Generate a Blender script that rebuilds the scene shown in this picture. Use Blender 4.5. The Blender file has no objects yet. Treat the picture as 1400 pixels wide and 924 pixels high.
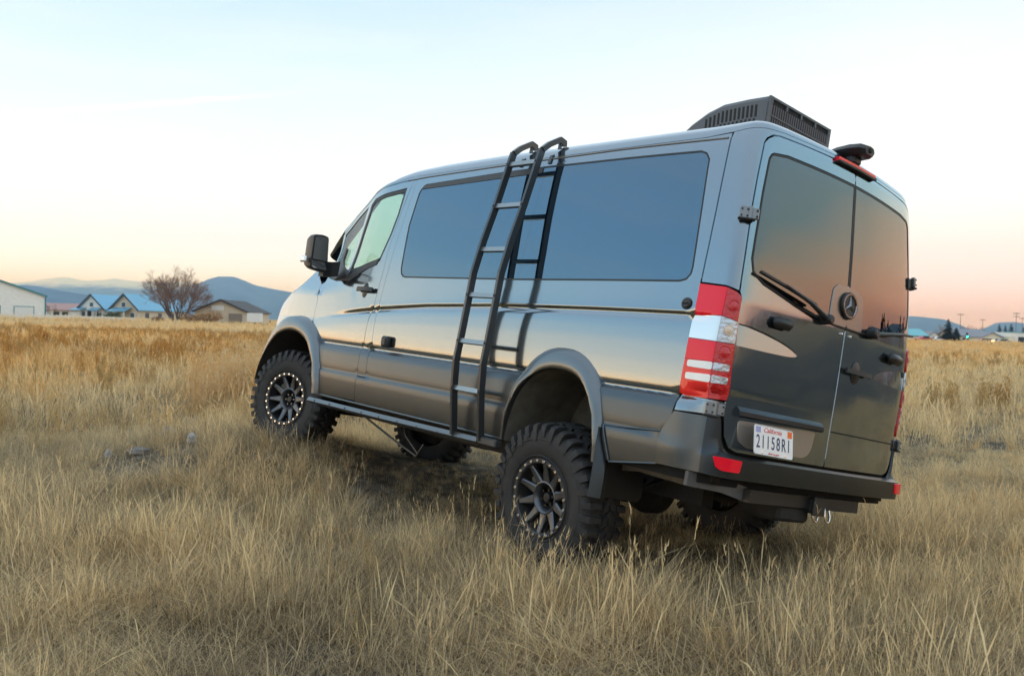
import bpy, bmesh, math, random, bisect
import numpy as np
from mathutils import Vector, Matrix, Euler
from mathutils.geometry import delaunay_2d_cdt
random.seed(7)
rng = np.random.default_rng(11)
R = math.radians
scene = bpy.context.scene
COL = scene.collection

# ------------------------------------------------------------------ camera, sky, sun, exposure
CAM_H = 1.445
cam = bpy.data.cameras.new('camera'); cam_o = bpy.data.objects.new('camera', cam); COL.objects.link(cam_o)
cam.sensor_width = 36.0; cam.lens = 36.0*1258.84/1400.0
cam.clip_start = 0.1; cam.clip_end = 40000
# camera axes in world: columns are right, up, back
_right = Vector((0.999669552, 0.000346997805, 0.0257034463))
_down = Vector((0.0257057885, -0.0134943591, -0.999578469))
_fwd = Vector((0.0, 0.999908887, -0.0134988198))
cam_o.matrix_world = Matrix(((_right.x, -_down.x, -_fwd.x, 0), (_right.y, -_down.y, -_fwd.y, 0), (_right.z, -_down.z, -_fwd.z, CAM_H), (0, 0, 0, 1)))
cam.dof.use_dof = True; cam.dof.focus_distance = 5.9; cam.dof.aperture_fstop = 4.5
scene.camera = cam_o
scene.view_settings.view_transform = 'Standard'; scene.view_settings.look = 'None'
scene.view_settings.exposure = 0.92; scene.view_settings.gamma = 1.0
scene.cycles.max_bounces = 8; scene.cycles.transparent_max_bounces = 16
scene.cycles.use_denoising = True; scene.cycles.denoising_prefilter = 'ACCURATE'

SUN_AZ, SUN_EL = R(-84), R(-0.6)      # the sun has just set, to the left of the frame: the sky alone lights the field
SUN_DIR = Vector((math.sin(SUN_AZ)*math.cos(SUN_EL), math.cos(SUN_AZ)*math.cos(SUN_EL), math.sin(SUN_EL)))
world = bpy.data.worlds.new('World'); scene.world = world; world.use_nodes = True
def build_world():
    nt = world.node_tree; N = nt.nodes; L = nt.links; N.clear()
    out = N.new('ShaderNodeOutputWorld'); bg = N.new('ShaderNodeBackground'); L.new(bg.outputs[0], out.inputs[0])
    bg.inputs['Strength'].default_value = 0.1
    sky = N.new('ShaderNodeTexSky'); sky.sky_type = 'NISHITA'; sky.sun_disc = False
    sky.sun_elevation = SUN_EL; sky.sun_rotation = SUN_AZ % (2*math.pi); sky.altitude = 700; sky.dust_density = 1.5
    tc = N.new('ShaderNodeTexCoord'); sep = N.new('ShaderNodeSeparateXYZ'); L.new(tc.outputs['Generated'], sep.inputs[0])
    def ramp(stops):
        r = N.new('ShaderNodeValToRGB'); L.new(sep.outputs['Z'], r.inputs[0]); e = r.color_ramp.elements
        while len(e) < len(stops): e.new(0.5)
        for k, (p, c) in enumerate(stops): e[k].position = p; e[k].color = (*c, 1)
        return r
    def el(deg): return max(0, math.sin(R(deg)))
    # towards the glow of the set sun / away from it (earth shadow and pink band); values are scene radiance
    warm = ramp([(el(0), (0.902,0.975,1.897)), (el(1.2), (0.859,0.970,1.719)), (el(3), (0.756,0.879,1.347)), (el(4.7), (0.651,0.725,0.950)), (el(7), (0.629,0.695,0.857)), (el(10.5), (0.572,0.653,0.773)), (el(14), (0.494,0.605,0.709)), (el(20), (0.338,0.479,0.618)), (el(27), (0.352,0.500,0.659)), (el(40), (0.461,0.577,0.700)), (el(60), (0.494,0.606,0.722)), (1, (.51,.62,.73))])
    cool = ramp([(el(0), (1.019,1.006,2.911)), (el(0.9), (0.959,0.855,1.981)), (el(2), (0.846,0.717,1.272)), (el(3.2), (0.779,0.696,1.002)), (el(5), (0.676,0.668,0.796)), (el(7.5), (0.654,0.728,0.827)), (el(10.5), (0.625,0.712,0.819)), (el(15), (0.586,0.656,0.732)), (el(20), (0.470,0.551,0.644)), (el(28), (0.436,0.546,0.657)), (el(40), (0.488,0.591,0.700)), (el(60), (0.494,0.606,0.722)), (1, (.51,.62,.73))])
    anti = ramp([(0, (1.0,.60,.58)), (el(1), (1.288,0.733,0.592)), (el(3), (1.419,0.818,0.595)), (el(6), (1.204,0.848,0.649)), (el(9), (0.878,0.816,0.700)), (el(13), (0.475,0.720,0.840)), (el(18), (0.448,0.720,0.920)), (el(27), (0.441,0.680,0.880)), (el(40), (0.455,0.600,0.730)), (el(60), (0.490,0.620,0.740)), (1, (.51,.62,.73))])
    nrm = N.new('ShaderNodeVectorMath'); nrm.operation = 'MULTIPLY'; nrm.inputs[1].default_value = (1, 1, 0); L.new(tc.outputs['Generated'], nrm.inputs[0])
    nn = N.new('ShaderNodeVectorMath'); nn.operation = 'NORMALIZE'; L.new(nrm.outputs[0], nn.inputs[0])
    dt = N.new('ShaderNodeVectorMath'); dt.operation = 'DOT_PRODUCT'; L.new(nn.outputs[0], dt.inputs[0])
    dt.inputs[1].default_value = (math.sin(SUN_AZ), math.cos(SUN_AZ), 0)
    mr = N.new('ShaderNodeMapRange'); mr.interpolation_type = 'SMOOTHSTEP'; mr.inputs[1].default_value = -0.45; mr.inputs[2].default_value = 0.5
    L.new(dt.outputs['Value'], mr.inputs[0])
    mix = N.new('ShaderNodeMix'); mix.data_type = 'RGBA'; L.new(mr.outputs[0], mix.inputs[0]); L.new(cool.outputs[0], mix.inputs[6]); L.new(warm.outputs[0], mix.inputs[7])
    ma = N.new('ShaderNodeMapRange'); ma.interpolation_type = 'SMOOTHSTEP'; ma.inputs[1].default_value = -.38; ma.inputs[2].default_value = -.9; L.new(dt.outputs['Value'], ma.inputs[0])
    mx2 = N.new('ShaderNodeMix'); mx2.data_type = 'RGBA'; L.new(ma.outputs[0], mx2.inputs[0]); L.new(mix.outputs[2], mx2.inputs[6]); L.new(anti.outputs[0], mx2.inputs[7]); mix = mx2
    # the brighter glow over the place where the sun went down
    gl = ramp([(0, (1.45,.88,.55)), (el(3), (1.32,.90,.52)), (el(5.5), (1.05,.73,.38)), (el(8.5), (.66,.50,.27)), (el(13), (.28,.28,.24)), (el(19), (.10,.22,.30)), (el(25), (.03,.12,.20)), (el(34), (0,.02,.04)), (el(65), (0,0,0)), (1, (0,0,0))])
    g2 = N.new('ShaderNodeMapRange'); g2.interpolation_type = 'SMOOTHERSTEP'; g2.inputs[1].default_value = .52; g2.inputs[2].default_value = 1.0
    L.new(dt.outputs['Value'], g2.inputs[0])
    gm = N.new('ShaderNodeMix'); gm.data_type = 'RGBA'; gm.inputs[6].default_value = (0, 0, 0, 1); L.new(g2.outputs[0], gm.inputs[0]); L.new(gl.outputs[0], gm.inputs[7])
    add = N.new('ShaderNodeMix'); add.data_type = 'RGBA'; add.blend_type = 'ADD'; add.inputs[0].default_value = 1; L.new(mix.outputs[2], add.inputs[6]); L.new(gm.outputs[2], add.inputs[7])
    # a thin, broken contrail: a band about a great circle, fading out to the right
    dA = (_right*((-160-700)/1258.84)+_down*((170-462)/1258.84)+_fwd).normalized(); dB = (_right*((480-700)/1258.84)+_down*((121-462)/1258.84)+_fwd).normalized()
    nA = dA.cross(dB).normalized(); tA = nA.cross(dA).normalized(); LEN = math.acos(dA.dot(dB))
    def dotc(v):
        q = N.new('ShaderNodeVectorMath'); q.operation = 'DOT_PRODUCT'; q.inputs[1].default_value = v; L.new(tc.outputs['Generated'], q.inputs[0]); return q.outputs['Value']
    def mrange(src, a, b, c, d):
        q = N.new('ShaderNodeMapRange'); q.interpolation_type = 'SMOOTHSTEP'; q.inputs[1].default_value = a; q.inputs[2].default_value = b; q.inputs[3].default_value = c; q.inputs[4].default_value = d; L.new(src, q.inputs[0]); return q.outputs[0]
    def mth(op, a, b):
        q = N.new('ShaderNodeMath'); q.operation = op
        for k, v in enumerate((a, b)):
            if isinstance(v, (int, float)): q.inputs[k].default_value = v
            elif v is not None: L.new(v, q.inputs[k])
        return q.outputs[0]
    cn = N.new('ShaderNodeTexNoise'); cn.inputs['Scale'].default_value = 26; cn.inputs['Detail'].default_value = 5; L.new(tc.outputs['Generated'], cn.inputs[0])
    along = dotc(tuple(tA)); wob = mth('MULTIPLY_ADD', cn.outputs[0], .006)
    wob.node.inputs[2].default_value = -.003
    dist = mth('ABSOLUTE', mth('ADD', dotc(tuple(nA)), wob), None)
    band = mrange(dist, .0002, .0042, 1, 0)
    fade = mth('MULTIPLY', mrange(along, .16, LEN*.99, 1, 0), mrange(along, -.35, -.1, 0, 1))
    ctr = mth('MULTIPLY', mth('MULTIPLY', band, fade), mrange(cn.outputs[0], .25, .6, .35, .85))
    # thin high cirrus, hardly there
    mp = N.new('ShaderNodeMapping'); mp.inputs['Scale'].default_value = (3, 3, 22); L.new(tc.outputs['Generated'], mp.inputs[0])
    nz = N.new('ShaderNodeTexNoise'); nz.inputs['Scale'].default_value = 1.6; nz.inputs['Detail'].default_value = 5; L.new(mp.outputs[0], nz.inputs[0])
    cr = N.new('ShaderNodeMapRange'); cr.inputs[1].default_value = .45; cr.inputs[2].default_value = .8; cr.inputs[3].default_value = 0; cr.inputs[4].default_value = .16; L.new(nz.outputs[0], cr.inputs[0])
    ci = N.new('ShaderNodeMix'); ci.data_type = 'RGBA'; L.new(cr.outputs[0], ci.inputs[0]); L.new(add.outputs[2], ci.inputs[6]); ci.inputs[7].default_value = (.76,.72,.69, 1)
    c3 = N.new('ShaderNodeMix'); c3.data_type = 'RGBA'; L.new(ctr, c3.inputs[0]); L.new(ci.outputs[2], c3.inputs[6]); c3.inputs[7].default_value = (.80,.75,.71, 1); ci = c3
    # background strength is 0.1: the gradient is scaled to scene radiance, the physical sky is added on top
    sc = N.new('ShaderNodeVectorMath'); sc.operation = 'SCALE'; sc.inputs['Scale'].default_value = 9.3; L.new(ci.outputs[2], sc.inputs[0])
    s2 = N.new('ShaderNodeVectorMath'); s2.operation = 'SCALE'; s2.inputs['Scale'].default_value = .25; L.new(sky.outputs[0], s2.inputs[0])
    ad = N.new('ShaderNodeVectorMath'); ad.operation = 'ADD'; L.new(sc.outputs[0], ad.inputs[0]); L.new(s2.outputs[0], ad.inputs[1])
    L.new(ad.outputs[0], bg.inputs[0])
build_world()
sun = bpy.data.lights.new('sun', 'SUN'); sun.energy = 2.0; sun.angle = R(0.5); sun.color = (1.0, .82, .62)
sun_o = bpy.data.objects.new('sun', sun); COL.objects.link(sun_o)
sun_o.rotation_euler = SUN_DIR.to_track_quat('Z', 'Y').to_euler()

# ------------------------------------------------------------------ helpers
def tag(o, label=None, cat=None, group=None, kind=None):
    if label: o['label'] = label
    if cat: o['category'] = cat
    if group: o['group'] = group
    if kind: o['kind'] = kind
    return o
def empty(name, loc=(0, 0, 0), rz=0.0):
    o = bpy.data.objects.new(name, None); COL.objects.link(o); o.location = loc; o.rotation_euler = (0, 0, rz); o.empty_display_size = .2
    return o
def link(name, me, parent=None):
    o = bpy.data.objects.new(name, me); COL.objects.link(o)
    if parent is not None: o.parent = parent
    return o
def copy_tree(o, parent=None):
    c = o.copy(); COL.objects.link(c)
    if parent is not None: c.parent = parent
    for ch in list(o.children): copy_tree(ch, c)
    return c
class MB:
    """collects polygons for one mesh"""
    def __init__(s): s.v = []; s.f = []; s.m = []
    def add(s, V, F, m=0):
        b = len(s.v); s.v += [tuple(p) for p in V]
        for f in F: s.f.append(tuple(b+i for i in f)); s.m.append(m)
    def box(s, c, d, rot=None, bev=0.0, m=0):
        hx, hy, hz = d[0]/2, d[1]/2, d[2]/2; M = Euler(rot).to_matrix() if rot else None
        if bev <= 0:
            V = [Vector((x, y, z)) for x in (-hx, hx) for y in (-hy, hy) for z in (-hz, hz)]
            F = [(0,1,3,2), (4,6,7,5), (0,4,5,1), (2,3,7,6), (0,2,6,4), (1,5,7,3)]
        else:
            b = min(bev, hx*.9, hy*.9, hz*.9); V = []; ix = {}
            for sx in (-1, 1):
                for sy in (-1, 1):
                    for sz in (-1, 1):
                        for k in range(3):
                            p = [sx*(hx-b), sy*(hy-b), sz*(hz-b)]; p[k] = (sx*hx, sy*hy, sz*hz)[k]
                            ix[(sx, sy, sz, k)] = len(V); V.append(Vector(p))
            F = []
            for k in range(3):
                a, c2 = [(1, 2), (0, 2), (0, 1)][k]
                for sg in (-1, 1):
                    q = []
                    for (u, w) in ((-1,-1), (1,-1), (1,1), (-1,1)):
                        t = [0, 0, 0]; t[k] = sg; t[a] = u; t[c2] = w; q.append(ix[(*t, k)])
                    F.append(q)
                for u in (-1, 1):
                    for w in (-1, 1):
                        t0 = [0, 0, 0]; t0[k] = -1; t0[a] = u; t0[c2] = w; t1 = list(t0); t1[k] = 1
                        F.append([ix[(*t0, a)], ix[(*t1, a)], ix[(*t1, c2)], ix[(*t0, c2)]])
            for sx in (-1, 1):
                for sy in (-1, 1):
                    for sz in (-1, 1): F.append([ix[(sx, sy, sz, k)] for k in range(3)])
            G = []
            for f in F:
                n = (V[f[1]]-V[f[0]]).cross(V[f[2]]-V[f[0]]); ctr = sum((V[i] for i in f), Vector())/len(f)
                G.append(tuple(f) if n.dot(ctr) > 0 else tuple(reversed(f)))
            F = G
        c = Vector(c); s.add([(M @ p if M else p)+c for p in V], F, m)
    def tube(s, path, r, n=8, m=0, cap=True):
        P = [Vector(p) for p in path]; rr = r if isinstance(r, (list, tuple)) else [r]*len(P)
        V = []; F = []; t0 = None
        for i, p in enumerate(P):
            t = (P[min(i+1, len(P)-1)]-P[max(i-1, 0)]).normalized()
            if t0 is None: a = t.orthogonal().normalized()
            else: a = (a - t*a.dot(t)).normalized()
            t0 = t; b = t.cross(a)
            for k in range(n):
                w = 2*math.pi*k/n; V.append(p+(a*math.cos(w)+b*math.sin(w))*rr[i])
        for i in range(len(P)-1):
            for k in range(n): F.append((i*n+k, i*n+(k+1) % n, (i+1)*n+(k+1) % n, (i+1)*n+k))
        if cap: F.append(tuple(range(n-1, -1, -1))); F.append(tuple((len(P)-1)*n+k for k in range(n)))
        s.add(V, F, m)
    def bar(s, path, wdir, w, d, m=0):
        """flat rectangular bar swept along a path; wdir = direction of width, depth is across it"""
        P = [Vector(p) for p in path]; W = Vector(wdir).normalized(); V = []; F = []
        for i, p in enumerate(P):
            ta = (P[i]-P[i-1]).normalized() if i else None; tb = (P[i+1]-P[i]).normalized() if i < len(P)-1 else None
            t = ((ta or tb)+(tb or ta)).normalized(); sc = 1/max(.5, (ta or tb).dot(t)); nrm = t.cross(W).normalized()*d/2*sc
            for (u, v) in ((-1,-1), (1,-1), (1,1), (-1,1)): V.append(p+W*w/2*u+nrm*v)
        for i in range(len(P)-1):
            for k in range(4): F.append((i*4+k, i*4+(k+1) % 4, (i+1)*4+(k+1) % 4, (i+1)*4+k))
        F.append((3, 2, 1, 0)); F.append(tuple((len(P)-1)*4+k for k in range(4)))
        s.add(V, F, m)
    def lathe(s, prof, n=48, axis='y', c=(0, 0, 0), m=0, close=False):
        """prof: (radius, height along the axis)"""
        V = []; F = []; k = len(prof); c = Vector(c)
        for i in range(n):
            w = 2*math.pi*i/n
            for r, h in prof:
                p = (r*math.cos(w), h, r*math.sin(w)) if axis == 'y' else ((r*math.cos(w), r*math.sin(w), h) if axis == 'z' else (h, r*math.cos(w), r*math.sin(w)))
                V.append(Vector(p)+c)
        for i in range(n):
            j = (i+1) % n
            for q in range(k-1 if not close else k):
                q2 = (q+1) % k; F.append((i*k+q, i*k+q2, j*k+q2, j*k+q))
        s.add(V, F, m)
    def prism(s, poly, a, b, axis='y', m=0):
        """closed 2-D outline (other two axes in order) extruded from a to b along axis"""
        n = len(poly)
        def pt(p, h): return (p[0], h, p[1]) if axis == 'y' else ((p[0], p[1], h) if axis == 'z' else (h, p[0], p[1]))
        V = [pt(p, a) for p in poly]+[pt(p, b) for p in poly]
        F = [tuple(range(n)), tuple(range(2*n-1, n-1, -1))]+[(i, n+i, n+(i+1) % n, (i+1) % n) for i in range(n)]
        s.add(V, F, m)
    def build(s, name, mats, parent=None, smooth=35, fix=True):
        me = bpy.data.meshes.new(name); me.from_pydata(s.v, [], s.f); 
        if not isinstance(mats, (list, tuple)): mats = [mats]
        for x in mats: me.materials.append(x)
        if max(s.m, default=0) > 0: me.polygons.foreach_set('material_index', s.m)
        if fix:
            bm = bmesh.new(); bm.from_mesh(me); bmesh.ops.recalc_face_normals(bm, faces=bm.faces); bm.to_mesh(me); bm.free()
        if smooth:
            me.polygons.foreach_set('use_smooth', [True]*len(me.polygons)); me.set_sharp_from_angle(angle=R(smooth))
        me.update(); return link(name, me, parent)

# ------------------------------------------------------------------ materials
def mat(name, base, rough=.5, metal=0.0, coat=0.0, crough=.03, spec=.5, ior=None, var=0.0, vscale=6.0, bump=0.0, bscale=60.0, emit=None, estr=0.0, coords='Object', trans=0.0):
    m = bpy.data.materials.new(name); m.use_nodes = True; nt = m.node_tree; b = nt.nodes['Principled BSDF']
    b.inputs['Base Color'].default_value = (*base, 1); b.inputs['Roughness'].default_value = rough; b.inputs['Metallic'].default_value = metal
    b.inputs['Coat Weight'].default_value = coat; b.inputs['Coat Roughness'].default_value = crough; b.inputs['Specular IOR Level'].default_value = spec
    if ior: b.inputs['IOR'].default_value = ior
    if trans: b.inputs['Transmission Weight'].default_value = trans
    if emit: b.inputs['Emission Color'].default_value = (*emit, 1); b.inputs['Emission Strength'].default_value = estr
    if var or bump:
        tc = nt.nodes.new('ShaderNodeTexCoord')
    if var:
        n = nt.nodes.new('ShaderNodeTexNoise'); n.inputs['Scale'].default_value = vscale; n.inputs['Detail'].default_value = 6; n.inputs['Roughness'].default_value = .6
        nt.links.new(tc.outputs[coords], n.inputs['Vector'])
        mr = nt.nodes.new('ShaderNodeMapRange'); mr.inputs[1].default_value = .3; mr.inputs[2].default_value = .7; mr.inputs[3].default_value = 1-var; mr.inputs[4].default_value = 1+var
        nt.links.new(n.outputs[0], mr.inputs[0])
        mx = nt.nodes.new('ShaderNodeVectorMath'); mx.operation = 'SCALE'; mx.inputs[0].default_value = base; nt.links.new(mr.outputs[0], mx.inputs['Scale'])
        nt.links.new(mx.outputs[0], b.inputs['Base Color'])
    if bump:
        n = nt.nodes.new('ShaderNodeTexNoise'); n.inputs['Scale'].default_value = bscale; n.inputs['Detail'].default_value = 4
        nt.links.new(tc.outputs[coords], n.inputs['Vector'])
        bp = nt.nodes.new('ShaderNodeBump'); bp.inputs['Strength'].default_value = bump; bp.inputs['Distance'].default_value = .01
        nt.links.new(n.outputs[0], bp.inputs['Height']); nt.links.new(bp.outputs[0], b.inputs['Normal'])
    return m
# ---- body surface: plan curve (arc length s, from front centre round the left side to rear centre) and height profile
def _interp(tab, v):
    if v <= tab[0][0]: return tab[0][1]
    for (a, fa), (b, fb) in zip(tab, tab[1:]):
        if v <= b:
            t = (v - a) / (b - a)
            return fa + (fb - fa) * t
    return tab[-1][1]
def _smooth(pts, it=3, keep=()):
    for _ in range(it):
        q = [pts[0]]
        for a, b in zip(pts, pts[1:]):
            q.append((a[0]*.75+b[0]*.25, a[1]*.75+b[1]*.25)); q.append((a[0]*.25+b[0]*.75, a[1]*.25+b[1]*.75))
        q.append(pts[-1]); pts = q
    return pts
PLAN = _smooth([(4.60,0),(4.60,.25),(4.57,.50),(4.50,.70),(4.37,.82),(4.12,.895),(3.75,.930),(3.3,.952),(2.8,.967),(2.2,.972),(1.2,.973),
    (0,.973),(-.5,.972),(-.9,.965),(-1.03,.958),(-1.098,.951),(-1.135,.918),(-1.158,.86),(-1.176,.75),(-1.204,.5),(-1.223,.25),(-1.228,0)], 3)
_S = [0.0]
SMAX = 7.289885
for _a, _b in zip(PLAN, PLAN[1:]): _S.append(_S[-1] + math.hypot(_b[0]-_a[0], _b[1]-_a[1]))
_D = SMAX-_S[-1]; _S = [v+_D for v in _S]; S0 = _D
def plan(s):
    s = min(max(s, S0), SMAX); i = min(max(bisect.bisect_right(_S, s)-1, 0), len(PLAN)-2)
    t = (s-_S[i])/(_S[i+1]-_S[i]); a, b = PLAN[i], PLAN[i+1]
    return a[0]+(b[0]-a[0])*t, a[1]+(b[1]-a[1])*t
WZ = [(.15,.925),(.22,.945),(.27,.970),(.36,.986),(.45,.9955),(.478,.9955),(.489,.987),(.51,.989),(.56,.995),(.63,.994),(.68,.986),(.699,.975),(.708,.958),(.722,.957),
    (.738,.968),(.76,.9708),(.80,.973),(.88,.9745),(.96,.974),(1.04,.970),(1.09,.9655),(1.110,.961),(1.121,.9495),(1.130,.9490),(1.150,.9605),(1.172,.9580),(1.22,.9538),(1.30,.948),(1.45,.938),
    (1.60,.925),(1.80,.905),(1.95,.889),(2.05,.877),(2.12,.866),(2.16,.856),(2.20,.842),(2.3,.8)]
XR = [(.1,.02),(.3,.0),(.9,-.006),(1.25,-.004),(1.5,.012),(1.7,.03),(1.9,.052),(2.05,.068),(2.17,.085),(2.25,.11),(2.32,.15)]
def sst(a, b, v):
    t = min(max((v-a)/(b-a), 0), 1); return t*t*(3-2*t)
ZC = [(-1.2,1.146),(-.93,1.145),(-.57,1.142),(-.11,1.137),(.7,1.122),(1.59,1.083),(2.22,1.036),(2.55,1.003),(3.06,.945),(3.3,.91)]
def _slopes(tab):
    n = len(tab); d = [(tab[i+1][1]-tab[i][1])/(tab[i+1][0]-tab[i][0]) for i in range(n-1)]
    m = [d[0]]
    for i in range(1, n-1): m.append(0.0 if d[i-1]*d[i] <= 0 else 2*d[i-1]*d[i]/(d[i-1]+d[i]))
    m.append(d[-1]); return m
_WM = _slopes(WZ); _WK = [a for a, _ in WZ]
def wprof(z):
    if z <= _WK[0]: return WZ[0][1]
    if z >= _WK[-1]: return WZ[-1][1]
    i = bisect.bisect_right(_WK, z)-1; h = _WK[i+1]-_WK[i]; t = (z-_WK[i])/h
    return (WZ[i][1]*(1+2*t)*(1-t)**2 + h*_WM[i]*t*(1-t)**2 + WZ[i+1][1]*t*t*(3-2*t) + h*_WM[i+1]*t*t*(t-1))
def wz(x, z):
    # the crease line sweeps down towards the front (ZC) and dies out on the front door and at the rear corner
    c = _interp(ZC, x)
    if .76 < z < 1.30: z2 = .76+(z-.76)*(1.133-.76)/(c-.76) if z < c else 1.30-(1.30-z)*(1.30-1.133)/(1.30-c)
    else: z2 = z
    w = wprof(z2)
    if .9 < z2 < 1.30:
        k = min(1, sst(2.45, 3.1, x) + sst(-.95, -1.09, x))
        if k > 0: w = w*(1-k) + k*(.9745 + (.948-.9745)*((z2-.9)/.4)**1.5)
    if z < .76:
        k = sst(-.95, -1.09, x)
        if k > 0: w = w*(1-k) + k*(.962 if z > .5 else .962-(.5-z)*.05)
    return w
def body_pt(s, z, off=0.0):
    if s > SMAX:
        p = body_pt(2*SMAX-s, z); return (p[0], -p[1], p[2])
    x, y = plan(s)
    w = wz(x, z)/.973
    if x > 2.4 and z > 1.15: w -= .17*sst(2.55, 3.6, x)*sst(1.08, 1.6, z)
    xr = _interp(XR, z)*sst(-.2, -1.15, x)
    xf = -.25*sst(3.7, 4.6, x)*sst(.9, 1.3, z)
    return (x+xr+xf, y*w, z)
def body_off(s, z, off):
    p = body_pt(s, z); e = 2e-3
    a = body_pt(s+e, z); b = body_pt(s-e, z); c = body_pt(s, z+e); d = body_pt(s, z-e)
    u = (a[0]-b[0], a[1]-b[1], a[2]-b[2]); v = (c[0]-d[0], c[1]-d[1], c[2]-d[2])
    n = (u[1]*v[2]-u[2]*v[1], u[2]*v[0]-u[0]*v[2], u[0]*v[1]-u[1]*v[0])
    l = math.sqrt(n[0]**2+n[1]**2+n[2]**2) or 1
    if n[0]*(p[0]-1.5)+n[1]*p[1]*3 < 0: l = -l
    return (p[0]+off*n[0]/l, p[1]+off*n[1]/l, p[2]+off*n[2]/l)
# ------------------------------------------------------------------ the van: surface panels cut from one body form
def body_frame(s, z):
    p = Vector(body_pt(s, z)); e = 4e-3
    u = Vector(body_pt(s+e, z))-Vector(body_pt(s-e, z)); v = Vector(body_pt(s, z+e*.7))-Vector(body_pt(s, z-e*.7))
    n = u.cross(v); n.normalize()
    if n.x*(p.x-1.5)+n.y*p.y*3 < 0: n = -n
    return p, n
def zwarp(x, zr):
    """height at station x of the row that sits at zr on the reference profile"""
    if not .76 < zr < 1.30: return zr
    c = _interp(ZC, x)
    return .76+(zr-.76)*(c-.76)/(1.133-.76) if zr < 1.133 else 1.30-(1.30-zr)*(1.30-c)/(1.30-1.133)
def poly_offset(P, d):
    """move a closed outline inwards by d (outwards when negative)"""
    n = len(P); A = sum(P[i][0]*P[(i+1) % n][1]-P[(i+1) % n][0]*P[i][1] for i in range(n)); sg = 1 if A > 0 else -1
    Q = []
    for i in range(n):
        a, b, c = Vector(P[i-1]), Vector(P[i]), Vector(P[(i+1) % n])
        u = (b-a).normalized(); w = (c-b).normalized()
        n1 = Vector((-u.y, u.x))*sg; n2 = Vector((-w.y, w.x))*sg; m = n1+n2
        if m.length < 1e-4: m = n1
        m.normalize(); k = d/max(.45, m.dot(n1)); Q.append((b.x+m.x*k, b.y+m.y*k))
    return Q
def densify(P, step):
    Q = []
    for i, a in enumerate(P):
        b = P[(i+1) % len(P)]; l = math.hypot(b[0]-a[0], b[1]-a[1]); k = max(1, int(math.ceil(l/step)))
        for j in range(k): Q.append((a[0]+(b[0]-a[0])*j/k, a[1]+(b[1]-a[1])*j/k))
    return Q
def fillet(P, r, n=4):
    Q = []
    for i in range(len(P)):
        a, b, c = Vector(P[i-1]), Vector(P[i]), Vector(P[(i+1) % len(P)])
        u = a-b; w = c-b; k = min(r, u.length*.45, w.length*.45); p = b+u.normalized()*k; q = b+w.normalized()*k
        for j in range(n+1):
            t = j/n; Q.append(tuple(p*(1-t)**2+b*2*t*(1-t)+q*t*t))
    return Q
def inside(P, x, y):
    r = False; n = len(P); j = n-1
    for i in range(n):
        if (P[i][1] > y) != (P[j][1] > y) and x < (P[j][0]-P[i][0])*(y-P[i][1])/(P[j][1]-P[i][1])+P[i][0]: r = not r
        j = i
    return r
def edge_dist(P, x, y):
    m = 9e9
    for i in range(len(P)):
        ax, ay = P[i-1]; bx, by = P[i]; dx, dy = bx-ax, by-ay; l = dx*dx+dy*dy
        t = 0 if l == 0 else min(1, max(0, ((x-ax)*dx+(y-ay)*dy)/l)); m = min(m, math.hypot(x-ax-t*dx, y-ay-t*dy))
    return m
ROWS = sorted(set([round(a, 4) for a, _ in WZ]+[1.1255,1.137,1.144,1.156,1.163,.715,.728,.733,.745,.703,.18,.245,.315,.42,.46,.60,.66,.85,.92,1.0,1.26,1.37,1.41,1.5,1.55,1.65,1.7,1.75,1.85,1.9,2.0,2.085,2.14,2.18]))
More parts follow.
